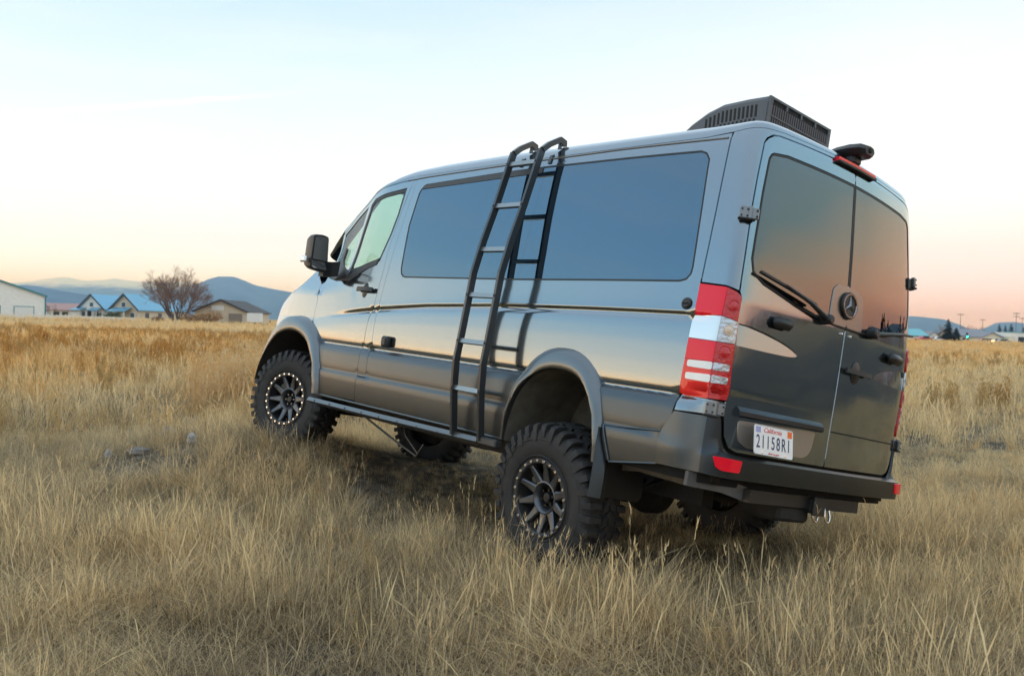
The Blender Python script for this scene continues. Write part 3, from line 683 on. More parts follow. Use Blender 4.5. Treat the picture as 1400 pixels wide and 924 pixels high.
def make_wheel():
    w = empty('wheel'); t = tyre_mesh(); ty = t.build('tyre', RUBBER, w, smooth=40)
    m = MB()     # barrel, ring and hub
    m.lathe([(.222, -.12), (.205, -.05), (.20, .04), (.208, .10), (.214, .128)], 48)
    ri = m.build('rim', RIMDARK, w, smooth=50)
    m = MB(); m.lathe([(.205, .118), (.207, .140), (.213, .146), (.236, .146), (.241, .138), (.240, .118)], 64)
    m.build('beadlock_ring', RIMDARK, w, smooth=35)
    m = MB(); m.lathe([(0, .0085), (.0085, .0085), (.0112, .004), (.0112, 0)], 10); b0 = m.build('ring_bolt', STEEL, w, smooth=30)
    for i in range(24):
        a = 2*math.pi*(i+.5)/24
        if i: o = b0.copy(); COL.objects.link(o); o.parent = w
        else: o = b0
        o.location = (.2245*math.cos(a), .146, .2245*math.sin(a))
    sp0 = None
    for i in range(10):
        a = 2*math.pi*i/10
        if sp0 is None:
            m = MB(); S = []   # tapered spoke from the deep hub to the outer ring, with chamfered top
            for (r, y, hw, d) in ((.088, .104, .030, .03), (.12, .108, .0265, .03), (.165, .117, .020, .028), (.212, .132, .0165, .024)):
                S.append([(r, y-d, -hw), (r, y-.006, -hw), (r, y, -hw*.62), (r, y, hw*.62), (r, y-.006, hw), (r, y-d, hw)])
            V = [p for q in S for p in q]; F = []
            for q in range(3):
                for k in range(6): F.append((q*6+k, q*6+(k+1) % 6, q*6+6+(k+1) % 6, q*6+6+k))
            F += [tuple(range(6)), tuple(range(23, 17, -1))]
            m.add(V, F); sp0 = m.build('spoke', ALLOY, w, smooth=25); o = sp0
        else:
            o = sp0.copy(); COL.objects.link(o); o.parent = w
        o.rotation_euler = (0, a, 0)
    m = MB(); m.lathe([(.066, .02), (.068, .055), (.072, .085), (.086, .104), (.092, .108), (.099, .106), (.102, .10), (.102, .05)], 48)
    m.build('hub', ALLOY, w, smooth=30)
    m = MB(); m.lathe([(0, .092), (.022, .092), (.028, .086), (.030, .05), (.055, .05), (.06, .04)], 28); m.build('hub_cap', BLACK, w, smooth=30)
    m = MB(); m.lathe([(0, .037), (.008, .037), (.010, .031), (.010, 0)], 6); b0 = m.build('lug_nut', mat('dark_nut', (.12,.12,.12), rough=.25, metal=1), w, smooth=30)
    for i in range(6):
        a = 2*math.pi*i/6
        if i: o = b0.copy(); COL.objects.link(o); o.parent = w
        else: o = b0
        o.location = (.048*math.cos(a), .045, .048*math.sin(a))
    m = MB(); m.lathe([(0, .044), (.066, .044), (.066, .035)], 32); m.build('hub_face', RIMDARK, w, smooth=30)
    m = MB(); m.lathe([(.0, .0), (.165, .0), (.165, .02), (.0, .02)], 32); m.build('brake_disc', mat('brake_disc', (.09,.085,.08), rough=.5, metal=.8), w, smooth=30)
    m = MB(); m.lathe([(0, -.035), (.206, -.035), (.206, -.02), (0, -.02)], 32); m.build('backing_plate', UNDER, w, smooth=30)
    m = MB(); m.box((.12, .03, .09), (.10, .05, .12), bev=.02); m.build('brake_caliper', mat('caliper', (.5,.46,.36), rough=.5, metal=.4), w)
    return w
wh = make_wheel(); wh.parent = van
wheels = [wh]+[copy_tree(wh, van) for _ in range(3)]
def put(w, loc, camber, steer, spin, flip):
    M = Matrix.Translation(loc) @ Matrix.Rotation(steer, 4, 'Z') @ Matrix.Rotation(camber, 4, 'X') @ Matrix.Rotation(math.pi if flip else 0, 4, 'Z') @ Matrix.Rotation(spin, 4, 'Y')
    w.matrix_parent_inverse = Matrix.Identity(4); w.matrix_basis = M
CB = math.atan2(.25, 1.66)
put(wheels[0], (0, .825, 0), -CB*.9, 0, .28, False)
put(wheels[1], (0, -.825, .25), -CB*.9, 0, .9, True)
put(wheels[2], (3.665, .80, .158), 0, R(19), .12, False)
put(wheels[3], (3.665, -.80, .12), 0, R(21), .5, True)

# ------------------------------------------------------------------ underbody
m = MB()
m.box((1.85, 0, .275), (2.55, 1.80, .05)); m.box((-.83, 0, .33), (.62, 1.70, .05)); m.box((0, 0, .40), (1.3, .9, .05)); m.box((3.65, 0, .40), (1.6, .88, .05))
m.box((1.8, .42, .20), (5.2, .10, .14)); m.box((1.8, -.42, .20), (5.2, .10, .14)); m.box((1.9, 0, .18), (.8, .5, .16))
m.build('floor_pan', UNDER, van, smooth=0)
m = MB()
a0, a1 = Vector((0, .80, -.005)), Vector((0, -.80, .245))
m.tube([a0, a0.lerp(a1, .5), a1], .055, 12); m.build('rear_axle', UNDER, van)
m = MB(); c = a0.lerp(a1, .48)
m.lathe([(0, -.17), (.08, -.165), (.15, -.10), (.17, 0), (.15, .10), (.08, .17), (0, .175)], 20, 'x', c=(c.x-.02, c.y, c.z)); m.build('differential', UNDER, van, smooth=50)
m = MB()
for sy in (.52, -.52):
    zz = .0 if sy > 0 else .2
    for k in range(4): m.bar([(-.62+.12*k, sy, .24-.016*k), (-.3, sy, zz+.10-.016*k), (0, sy, zz+.07-.016*k), (.3, sy, zz+.10-.016*k), (.66-.1*k, sy, .22-.016*k)], (0, 1, 0), .07, .012)
m.build('leaf_spring', UNDER, van, smooth=0)
m = MB(); m.tube([(.15, .42, .08), (-.08, .50, .36)], .035, 10); m.tube([(.15, -.42, .2), (-.08, -.50, .42)], .035, 10); m.build('shock_absorber', BLACK, van)
m = MB(); m.tube([(2.6, .05, .2), (1.2, .0, .18), (.7, .1, .2), (.4, .1, .25)], .04, 10); m.lathe([(0, -.3), (.09, -.3), (.10, -.28), (.10, .28), (.09, .3), (0, .3)], 18, 'x', c=(1.7, .0, .20)); m.build('exhaust', mat('rusty_exhaust', (.06,.045,.035), rough=.8, metal=.3, var=.4, vscale=12), van)
m = MB(); m.box((3.66, 0, .12), (.25, 1.5, .06), bev=.02); m.tube([(3.66, .8, .158), (3.66, -.8, .12)], .05, 10); m.build('front_axle', UNDER, van)
m = MB(); m.tube([(2.75, .70, .2), (2.0, .76, .05), (1.62, .78, -.02), (1.55, .78, .08)], .009, 6); m.tube([(2.3, .5, .2), (1.9, .72, .1), (1.62, .76, -.01)], .009, 6); m.build('brake_line', BLACK, van)
m = MB(); m.bar([(-.22, .80, .235), (-.60, .80, .285), (-1.0, .80, .27)], (0, 0, 1), .045, .02); m.build('frame_rail', DUST, van, smooth=0)
m = MB(); m.box((-.19, .60, .26), (.05, .04, .12), bev=.01); m.tube([(-.15, .72, .38), (-.15, .76, .30)], .014, 8); m.build('shackle', mat('zinc', (.55,.5,.4), rough=.35, metal=.9), van)
# sill bar along the left and right side
for side in (1, -1):
    m = MB(); P = [(2.995, 1.018*side, .212), (1.8, 1.02*side, .216), (.60, 1.02*side, .226)]
    m.bar(P, (0, -.55*side, 1), .034, .045)
    bar_ = m.build('sill_bar', mat('sill_bar_metal', (.16,.165,.17), rough=.3, metal=.8) if side == 1 else bpy.data.materials['sill_bar_metal'], van, smooth=0)
    m = MB(); m.box((.50, 1.015*side, .236), (.19, .06, .05), bev=.008); m.build('end_step', TRIM, bar_)
    m = MB()
    for k in range(9): m.lathe([(0, .005), (.006, .004), (.007, 0)], 8, c=(.78+k*.26, 1.043*side, .219))
    if side < 0: m.v = [(x, y-.002, z) for x, y, z in m.v]
    m.build('bar_bolt', BLACK, bar_)['kind'] = 'stuff'
    m = MB(); P = []
    for i in range(40): p, n = body_frame(2.26+(4.79-2.26)*i/39, .2765); p = p-n*.004; P.append((p.x, p.y*side, .272))
    m.tube(P, .009, 6); m.build('sill_lip', CLAD, van)

# ------------------------------------------------------------------ tail lights
TL = [([(6.146,1.312),(6.306,1.300),(6.316,1.298),(6.316,1.147),(6.146,1.148)], RED), ([(6.3165,1.298),(6.36,1.283),(6.385,1.267),(6.396,1.252),(6.400,1.130),(6.3165,1.147)], RED2),
    ([(6.146,1.146),(6.316,1.145),(6.316,1.012),(6.147,1.018)], CLEAR), ([(6.3165,1.145),(6.400,1.128),(6.408,1.014),(6.3165,1.012)], CLEAR2),
    ([(6.147,1.016),(6.316,1.010),(6.316,.907),(6.146,.907)], RED), ([(6.3165,1.010),(6.408,1.012),(6.413,.93),(6.414,.907),(6.3165,.907)], RED2),
    ([(6.146,.906),(6.316,.906),(6.316,.7175),(6.30,.716),(6.169,.715),(6.140,.731)], REDWARM), ([(6.3165,.906),(6.414,.906),(6.422,.79),(6.406,.722),(6.3165,.7175)], RED2)]
for side in (1, -1):
    r_ = panel('taillight', [(6.147,1.313),(6.306,1.302),(6.387,1.267),(6.397,1.254),(6.401,1.126),(6.411,1.015),(6.423,.79),(6.406,.720),(6.169,.713),(6.138,.729),(6.145,1.01),(6.145,1.146)], mat('lamp_housing', (.03,.004,.005), rough=.4) if side == 1 else bpy.data.materials['lamp_housing'], van, side=side, off=.002, step=.03)
    for P, mt in TL: panel('lens', P, mt, r_, side=side, off=.009, depth=.008, gap=.0008, step=.025)
    for z, rr, mt in ((1.205, .026, RED2), (1.078, .024, BULB), (.962, .030, RED2)):
        m = MB(); m.lathe([(0, .006), (rr*.6, .005), (rr, .001), (rr*1.12, .003), (rr*1.2, 0)], 24, 'z'); p, n = body_frame(6.362, z); p = p+n*.009; M = Matrix.Identity(3)
        up_ = Vector((0, 0, 1)); yv = (up_-n*up_.dot(n)).normalized(); xv = yv.cross(n); M = Matrix((xv, yv, n)).transposed(); m.v = [tuple(M @ Vector(v)+p) for v in m.v]
        if side < 0: m.v = [(x, -y, q) for x, y, q in m.v]
        m.build('lamp_bowl', mt, r_, smooth=40)
    for (z0, z1) in ((.864, .903), (.799, .838)):
        panel('white_bar', fillet([(6.168,z0+.003),(6.168,z1),(6.317,z1+.002),(6.317,z0-.001)], .012), WHITELENS, r_, side=side, off=.0125, depth=.008, gap=.0008, step=.025)
        panel('reflector_bar', fillet([(6.320,z0-.001),(6.320,z1+.002),(6.402,z1),(6.399,z0+.003)], .008), CLEAR2, r_, side=side, off=.0125, depth=.008, gap=.0008, step=.02)

# ------------------------------------------------------------------ rear bumper
def bumper():
    m = MB(); n = 110; k = 14; sA, sB = 6.085, 2*SMAX-6.085
    def ztop(s): return _interp([(6.08,.50),(6.098,.545),(6.13,.578),(6.14,.629),(6.392,.632),(6.402,.60),(6.41,.53),(6.43,.487),(6.47,.462),(6.53,.453),(7.3,.448)], s)
    for i in range(n+1):
        s = sA+(sB-sA)*i/n; q = s if s <= SMAX else 2*SMAX-s; t = sst(6.30, 6.44, q); zT = ztop(q); zb = .335-.005*t
        for j in range(k):
            if j == 0: z, o = zb+.03, -.10
            elif j == 1: z, o = zb, -.02
            elif j == 2: z, o = zb, .03*t+.0
            else:
                u = (j-3)/(k-4)
                if u < .55: z = zb+.006+(.450-zb-.006)*(u/.55); w = u/.55; o = .014+.062*t*(1-.10*abs(w-.6))
                elif u < .64: z = .452; o = .014+.058*t*(1-(u-.55)/.09*.95)
                else: z = .453+(zT-.453)*((u-.64)/.36); o = .014
                if j == k-1: z, o = zT, .0
                if j == k-2: z = zT-.004; o = .012
            p, nn = body_frame(q, max(z, .3)); x, y, zz = p.x+nn.x*o, p.y+nn.y*o, z
            m.v.append((x, y if s <= SMAX else -y, zz))
    for i in range(n):
        qm = sA+(sB-sA)*(i+.5)/n; qm = min(qm, 2*SMAX-qm)
        for j in range(k-1): m.f.append((i*k+j, i*k+j+1, (i+1)*k+j+1, (i+1)*k+j)); m.m.append(1 if qm < 6.325 else 0)  # corner's rear-facing part takes the darker colour, its dark reflection painted in
    return m.build('rear_bumper', [BUMPER, BUMPER2], van, smooth=38)
bump = bumper()
for side in (1, -1):
    P = [(6.362,.440),(6.505,.434),(6.495,.372),(6.40,.372),(6.376,.385)]
    panel('reflector', fillet(P, .01), RED, bump, side=side, off=.084, depth=.012, gap=0, step=.03)
    # lower side box panel between arch and bumper: raised frame
    m = MB(); F4 = [(5.672,.484),(6.078,.512),(6.090,.341),(5.742,.291)]
    rp_ = []
    for i in range(4):
        a, b = F4[i], F4[(i+1) % 4]
        for u in range(8): s, z = a[0]+(b[0]-a[0])*u/8, a[1]+(b[1]-a[1])*u/8; p, nn = body_frame(s, z); p = p+nn*.004; rp_.append((p.x, p.y*side, p.z))
    m.tube(rp_+[rp_[0]], .006, 6, cap=False); m.build('panel_edge', CLAD, van)

# ------------------------------------------------------------------ rear door furniture
def on_body(s, z, off=0.0):
    q = s if s <= SMAX else 2*SMAX-s; p, n = body_frame(q, z); p = p+n*off
    if s > SMAX: p = Vector((p.x, -p.y, p.z)); n = Vector((n.x, -n.y, n.z))
    return p, n
def basis(n, spin=0.0):
    z = n.normalized(); up = Vector((0, 0, 1)); y = (up-z*up.dot(z)).normalized(); x = y.cross(z)
    M = Matrix((x, y, z)).transposed()
    return (M @ Matrix.Rotation(spin, 3, 'Z')) if spin else M
def stamp(mb, s, z, off=0.0, spin=0.0):
    """turn a locally built MB (x right, y up, z out of the surface) onto the body"""
    p, n = on_body(s, z, off); M = basis(n, spin); mb.v = [tuple(M @ Vector(v)+p) for v in mb.v]; return mb
# emblem plate in the window foot and the three-pointed star
ob = panel('emblem_plate', fillet([(7.112,1.262),(7.120,1.38),(7.130,1.46),(7.17,1.492),(7.2895,1.50)][::1]+[(7.2895,1.262)], .02), SATIN, van, off=.004, depth=.01, gap=.0005, step=.03)
ob2 = panel('emblem_plate', fillet([(7.112,1.262),(7.120,1.38),(7.130,1.46),(7.17,1.492),(7.2895,1.50)]+[(7.2895,1.262)], .02), SATIN, van, off=.004, depth=.01, gap=.0005, step=.03, side=-1)
m = MB(); m.lathe([(0, .008), (.060, .008), (.066, .014), (.074, .014), (.078, .008), (.078, 0)], 40, 'z'); stamp(m, 7.284, 1.387, .008)
em = m.build('emblem', BLACK, van, smooth=40)
m = MB(); m.lathe([(.060, .010), (.063, .016), (.067, .016), (.070, .010)], 40, 'z')
for k in range(3):
    a = math.pi/2+k*2*math.pi/3; c, s_ = math.cos(a), math.sin(a); t = (-s_, c); b = .012
    V = [(c*.062, s_*.062, .011), (t[0]*b-c*.004, t[1]*b-s_*.004, .010), (0, 0, .021), (-t[0]*b-c*.004, -t[1]*b-s_*.004, .010)]
    m.add(V, [(0, 1, 2), (0, 2, 3)])
stamp(m, 7.284, 1.387, .008); m.build('star', CHROME, em, smooth=0)
# wipers
def wiper(A, B, pivot, side):
    m = MB(); a, n1 = on_body(*A, .035); b, n2 = on_body(*B, .035); p, n3 = on_body(*pivot, .03)
    m.bar([a, a.lerp(b, .5)+n1*.008, b], n1, .022, .012); 
    m2 = a.lerp(b, .42)+n1*.02; m.tube([p, p.lerp(m2, .5)+n1*.02, m2], [.018, .012, .008], 8)
    m.lathe([(0, .03), (.02, .03), (.028, .02), (.03, -.03)], 14, 'z'); k = len(m.v)-14*4; M = basis(n3)
    for i in range(k, len(m.v)): m.v[i] = tuple(M @ Vector(m.v[i])+p)
    m.build('wiper', BLACK, van)
wiper((6.465,1.407), (6.93,1.322), (7.06,1.268), 1)
wiper((7.80,1.318), (8.13,1.350), (7.56,1.272), -1)
# handle, lock cylinder dots, number lamps, grab bumps
m = MB(); m.lathe([(0, .004), (.052, .004), (.058, 0)], 28, 'z'); m.v = [(x*.92, y*1.12, z) for x, y, z in m.v]; stamp(m, 7.462, 1.027, .002); hd = m.build('handle_recess', BLACK, van)
m = MB(); m.bar([(-.135, .002, .020), (-.09, .0, .040), (.0, -.002, .045), (.10, 0, .038), (.14, 0, .02)], (0, 1, 0), .026, .020); stamp(m, 7.462, 1.027, 0); m.build('door_handle', TRIM, hd, smooth=50)
m = MB(); m.box((0, 0, .022), (.15, .062, .05), bev=.022); stamp(m, 6.704, 1.178, 0); m.build('door_stop', BLACK, van, smooth=60)
m = MB(); m.box((0, 0, .025), (.17, .062, .055), bev=.022); stamp(m, 7.905, 1.176, 0); m.build('door_stop', BLACK, van, smooth=60)
for s in (7.250, 7.345):
    m = MB(); m.lathe([(0, .012), (.007, .010), (.010, 0)], 12, 'z'); stamp(m, s, 1.220, 0); m.build('washer_nozzle', STEEL, van)
# the scooped crease on each door running in from the tail light: deepest under its upper edge
for side in (1, -1):
    m = MB(); rows = 9
    for i in range(29):
        s = 6.408+(6.892-6.408)*i/28; zt_ = _interp([(6.40,1.128),(6.5,1.123),(6.622,1.110),(6.73,1.091),(6.803,1.074),(6.855,1.056),(6.892,1.034)], s); zb_ = _interp([(6.40,1.008),(6.64,1.010),(6.80,1.014),(6.892,1.028)], s)
        hgt = min(1, (zt_-zb_)/.10)
        for j in range(rows):
            u = j/(rows-1); z = zb_+(zt_-zb_)*u; o = -.0015-.0115*hgt*u
            p, nn = on_body(s, z, o); m.v.append((p.x, p.y*side, p.z))
    for i in range(28):
        for j in range(rows-1): m.f.append((i*rows+j, i*rows+j+1, (i+1)*rows+j+1, (i+1)*rows+j)); m.m.append(0)
    m.build('door_crease', PAINT, van, smooth=60)
# ledge over the number plate, bright backing plate, the plate itself
def strip(name, P, prof, mt, parent):
    """profile (offset, dz) swept along body points (s, z)"""
    m = MB(); k = len(prof)
    for (s, z) in P:
        for (o, dz) in prof: p, nn = on_body(s, z+dz, o); m.v.append(tuple(p))
    for i in range(len(P)-1):
        for j in range(k): m.f.append((i*k+j, i*k+(j+1) % k, (i+1)*k+(j+1) % k, (i+1)*k+j)); m.m.append(0)
    m.f.append(tuple(range(k))); m.f.append(tuple((len(P)-1)*k+j for j in range(k-1, -1, -1))); m.m += [0, 0]
    return m.build(name, mt, parent, smooth=30)
strip('plate_ledge', [(6.485+.05*i, .683) for i in range(15)], [(-.004, .024), (.010, .020), (.030, .0), (.032, -.022), (.022, -.030), (-.004, -.026)], BUMPER, van)
panel('ledge_shade', [(7.305,.664),(8.15,.664),(8.15,.672),(7.305,.672)], SHELL, van, off=.001, depth=.004, gap=0, step=.1)  # dark strip painting the shade under the right door's ledge
PLATEBACK = mat('bright_plate_backing', (.50,.46,.43), rough=.3, metal=.8)
panel('plate_backing', fillet([(6.512,.636),(7.150,.650),(7.140,.56),(7.115,.515),(7.06,.496),(6.60,.500),(6.53,.53),(6.515,.58)], .02), PLATEBACK, van, off=.003, depth=.006, gap=.0005, step=.04)
pl = empty('licence_plate'); pl.parent = van
cP = Vector((-1.268, .565, .556)); ux = Vector((-.075, -1, .010)).normalized(); uy0 = Vector((.16, 0, 1)); uy = (uy0-ux*uy0.dot(ux)).normalized(); uy = (uy + ux*.055).normalized()
un = ux.cross(uy).normalized()
if un.x > 0: un = -un
PM = Matrix((ux, uy, un)).transposed()
pl.matrix_parent_inverse = Matrix.Identity(4); pl.matrix_basis = Matrix.Translation(cP) @ PM.to_4x4()
PLW = mat('plate_white', (.80,.80,.79), rough=.35, coat=.3); PLB = mat('plate_blue_ink', (.03,.045,.12), rough=.5); PLR = mat('plate_red_ink', (.70,.06,.04), rough=.5); PLO = mat('plate_sticker', (.85,.16,.02), rough=.5); PLV = mat('month_sticker', (.35,.35,.62), rough=.5)
m = MB(); m.prism(fillet([(-.1524,-.0762),(.1524,-.0762),(.1524,.0762),(-.1524,.0762)], .016, 5), -.0015, .0015, 'z'); m.build('plate_sheet', PLW, pl, smooth=0)
m = MB()
rim = fillet([(-.150,-.074),(.150,-.074),(.150,.074),(-.150,.074)], .015, 5); m.tube([(x, y, .001) for x, y in rim]+[(*rim[0], .001)], .0022, 5, cap=False); m.build('plate_rim', PLW, pl)
def text(name, s, size, x, y, mt, parent, sx=1.0, shear=0.0, ext=.0009, z=.0020, bold=0.0):
    c = bpy.data.curves.new(name, 'FONT'); c.body = s; c.size = size; c.extrude = ext; c.align_x = 'CENTER'; c.align_y = 'CENTER'; c.shear = shear; c.offset = bold
    t = bpy.data.objects.new(name, c); dg = bpy.context.evaluated_depsgraph_get(); COL.objects.link(t); dg.update()
    me = bpy.data.meshes.new_from_object(t.evaluated_get(bpy.context.evaluated_depsgraph_get())); bpy.data.objects.remove(t); me.name = name
    me.transform(Matrix.Diagonal((sx, 1, 1, 1))); me.materials.clear(); me.materials.append(mt)
    o = link(name, me, parent); o.location = (x, y, z); return o
xs = [-.122, -.0835, -.045, -.006, .034, .077, .117]
for ch, x in zip('21158R1', xs): text('plate_character', ch, .096, x, -.012, PLB, pl, sx=.62, bold=.0006)
text('state_name', 'California', .036, -.012, .053, PLR, pl, sx=1.0, shear=.35)
text('plate_slogan', 'dmv.ca.gov', .017, .0, -.064, PLR, pl, sx=1.1)
m = MB(); m.box((.125, .052, .002), (.036, .034, .0012)); m.build('year_sticker', PLO, pl, smooth=0)
m = MB(); m.box((-.122, .052, .002), (.036, .030, .0012)); m.build('month_sticker', PLV, pl, smooth=0)
m = MB()
for x in (-.09, .09): m.lathe([(0, .004), (.006, .0035), (.007, .001)], 10, 'z', c=(x, -.064, 0))
m.build('plate_bolt', STEEL, pl)['kind'] = 'stuff'
# door hinges
HINGEM = mat('grey_hinge', (.22,.225,.23), rough=.35, metal=.7)
def hinge(s0_, z, side):
    m = MB(); p, n = on_body(s0_, z, .0); M = basis(n)
    m.box((-.0, 0, .014), (.058, .066, .018), bev=.005); m.box((.052, 0, .012), (.040, .062, .016), bev=.005); m.tube([(.026, -.036, .020), (.026, .036, .020)], .011, 10); m.box((0.01, -.036, .020), (.09, .012, .03), bev=.004, m=1)
    for (x, y) in ((-.018, .018), (-.018, -.018), (.012, .018), (.012, -.018), (.062, .016), (.062, -.016)): m.lathe([(0, .006), (.005, .005), (.006, 0)], 8, 'z', c=(x, y, .0225), m=1)
    m.v = [tuple(M @ Vector(v)+p) for v in m.v]
    if side < 0: m.v = [(x, -y, z_) for x, y, z_ in m.v]
    m.build('door_hinge', [HINGEM, BLACK], van, smooth=30)
for side in (1, -1): hinge(6.345, 1.702, side); hinge(6.335, .670, side)
for side in (1, -1):
    m = MB(); m.lathe([(0, .014), (.024, .014), (.031, .009), (.033, 0)], 22, 'z'); m.box((0, 0, .018), (.036, .010, .01), bev=.003); stamp(m, 6.081, 1.201, 0)
    if side > 0: m.build('filler_cap', BLACK, van)
m = MB(); m.box((0, 0, .022), (.115, .075, .042), bev=.012); m.v = [(x*.75, y*1.15, z) for x, y, z in m.v]; m.box((0, .0, .046), (.055, .06, .008), bev=.003); stamp(m, 3.226, .787, 0); m.build('power_inlet', TRIM, van)
# front door handles
for side in (1, -1):
    m = MB(); m.lathe([(0, .003), (.048, .003), (.055, 0)], 24, 'z'); m.v = [(x*.8, y*1.15, z) for x, y, z in m.v]; stamp(m, 2.693, 1.184, .001)
    m2 = MB(); m2.bar([(-.12, 0, .018), (-.08, 0, .036), (0, 0, .042), (.085, 0, .036), (.12, 0, .018)], (0, 1, 0), .034, .022); stamp(m2, 2.715, 1.187, 0)
    for q in (m, m2):
        if side < 0: q.v = [(x, -y, z) for x, y, z in q.v]
    h = m.build('handle_recess', BLACK, van); m2.build('door_handle', TRIM, h, smooth=50)
HITCHG = mat('hitch_grey_steel', (.11,.115,.12), rough=.5, metal=.4, var=.2)
# hitch: cross tube, receiver, chain hooks
m = MB(); m.bar([(-1.18, .62, .258), (-1.18, -.455, .258)], (0, 0, 1), .068, .07); h = m.build('tow_hitch', BLACK, van, smooth=0)
m = MB(); m.box((-1.14, .02, .246), (.20, .095, .09), bev=.012); m.box((-1.25, .02, .246), (.02, .115, .105), bev=.006); m.build('hitch_receiver', BLACK, h)
m = MB(); m.bar([(-1.05, .95, .30), (-1.12, .75, .29), (-1.16, .60, .262)], (0, 0, 1), .075, .03); m.build('hitch_bracket', HITCHG, h, smooth=0)
for yc in (.0, -.125):
    m = MB(); m.tube([(-1.21, yc+.02, .235), (-1.222, yc+.024, .19), (-1.226, yc+.014, .162), (-1.228, yc-.004, .156), (-1.226, yc-.022, .162), (-1.222, yc-.030, .19), (-1.21, yc-.028, .225)], .0065, 8)
    m.build('chain_loop', STEEL, h)
m = MB(); m.box((-1.05, .15, .185), (.28, .30, .10), bev=.02); m.build('hitch_plate', UNDER, h)

# ------------------------------------------------------------------ mirrors
MIRG = mat('mirror_glass', (.55,.58,.60), rough=.01, metal=1)
for side in (1, -1):
    m = MB(); y = lambda v: v*side
    # housing: rounded shell, glass facing back
    secs = [(3.035, 1.0), (3.06, 1.03), (3.12, 1.0), (3.18, .86), (3.215, .62)]; base = fillet([(1.062,1.312),(1.10,1.598),(1.15,1.606),(1.225,1.592),(1.238,1.575),(1.224,1.318),(1.19,1.303),(1.09,1.298)], .05, 4)
    cy, cz = 1.15, 1.452; n = len(base)
    for (x, k) in secs:
        for (a, b) in base: m.v.append((x, y(cy+(a-cy)*k), cz+(b-cz)*k))
    for i in range(len(secs)-1):
        for j in range(n): m.f.append((i*n+j, i*n+(j+1) % n, (i+1)*n+(j+1) % n, (i+1)*n+j)); m.m.append(0)
    m.f.append(tuple((len(secs)-1)*n+j for j in range(n))); m.m.append(0); m.f.append(tuple(range(n))); m.m.append(0)
    mi = m.build('side_mirror', BLACK, van, smooth=50)
    for (lo, hi) in ((1.388, 1.585), (1.315, 1.378)):
        m = MB(); P = []
        for (a, b) in base: P.append((y(cy+(a-cy)*.88), min(max(cz+(b-cz)*.94, lo), hi)))
        m.prism(P, 3.027, 3.031, 'x'); m.build('mirror_glass', MIRG, mi, smooth=0)
    m = MB(); m.bar([(3.10, y(1.08), 1.33), (3.11, y(1.0), 1.34), (3.10, y(.93), 1.36)], (0, 0, 1), .13, .07); m.build('mirror_arm', BLACK, mi, smooth=0)
    m = MB(); m.box((3.10, y(1.262), 1.375), (.10, .03, .055), bev=.012); m.build('turn_signal', CLEAR, mi)
    panel('mirror_mount', [(1.885,1.29),(2.06,1.265),(2.30,1.30),(2.24,1.352),(2.12,1.40),(2.03,1.46),(1.985,1.565),(1.955,1.58),(1.93,1.50),(1.90,1.42),(1.86,1.36)], BLACK, van, off=.016, depth=.02, gap=0, side=side, step=.05)
    panel('belt_trim', [(2.06,1.262),(2.29,1.296),(2.44,1.355),(2.66,1.405),(2.80,1.455),(2.775,1.40),(2.64,1.365),(2.50,1.31),(2.38,1.262)], TRIM, van, off=.006, depth=.008, gap=0, side=side, step=.05)

# ------------------------------------------------------------------ ladder
RX = .575, .873
RAIL = [(1.032,.232),(1.095,.537),(1.118,.722),(1.112,.90),(1.106,1.163),(1.104,1.313),(1.070,1.540),(1.018,1.793),(.966,2.098),(.950,2.182),(.90,2.232),(.815,2.290),(.780,2.282),(.774,2.255)]
lad = None
for x in RX:
    m = MB(); m.bar([(x, a, b) for a, b in RAIL[:10]], (1, 0, 0), .022, .046); o = m.build('ladder' if lad is None else 'rail', LADDER, van if lad is None else lad, smooth=0)
    if lad is None: lad = o
    m = MB(); m.bar([(x-.004, a, b) for a, b in RAIL[9:]], (1, 0, 0), .030, .036); m.build('grab_handle', LADDER, lad, smooth=0)
    m = MB(); m.bar([(x-.004, .805, 2.272), (x-.004, .808, 2.20), (x-.004, .86, 2.165), (x-.004, .872, 2.11)], (1, 0, 0), .028, .010); m.build('roof_bracket', LADDER, lad, smooth=0)
for (a, b) in ((.963,2.096),(1.016,1.791),(1.070,1.479),(1.103,1.163),(1.112,.851),(1.090,.539)):
    m = MB(); m.bar([(RX[0]+.01, a, b), (RX[1]-.01, a, b)], (0, -.22, 1), .030, .026); m.build('rung', mat('rung_grey', (.30,.32,.33), rough=.3, metal=.7) if 'rung_grey' not in bpy.data.materials else bpy.data.materials['rung_grey'], lad, smooth=0)
    m = MB()
    for x in RX: m.lathe([(0, .004), (.007, .003), (.008, 0)], 8, c=(x, a+.028, b))
    m.build('rung_bolt', BLACK, lad)['kind'] = 'stuff'

# ------------------------------------------------------------------ roof air conditioner
ACM = mat('grey_ac_plastic', (.10,.105,.115), rough=.5, bump=.05, bscale=200); ACB = mat('ac_black', (.008,.008,.009), rough=.7); ACG = mat('ac_fin', (.12,.11,.115), rough=.55, metal=.3)
AT = [(-.70,2.592),(-.55,2.592),(-.36,2.583),(-.24,2.545),(-.12,2.48),(-.02,2.40),(.08,2.31)]; AB = 2.262
def ac_top(x): return _interp(AT, x)
m = MB(); prof = [(-.70, AB), (-.70, 2.575), (-.685, 2.592)]+AT[1:]+[(.11, AB)]; n = len(prof)
for (y, k, dz) in ((-.335, 0, -.03), (-.318, 0, -.006), (-.29, 0, 0), (.29, 0, 0), (.318, 0, -.006), (.335, 0, -.03)):
    for (x, z) in prof: m.v.append((x+(0 if z > AB+.01 else 0), y, z+(dz if z > AB+.01 else 0)))
for i in range(5):
    for j in range(n-1): m.f.append((i*n+j, i*n+j+1, (i+1)*n+j+1, (i+1)*n+j)); m.m.append(0)
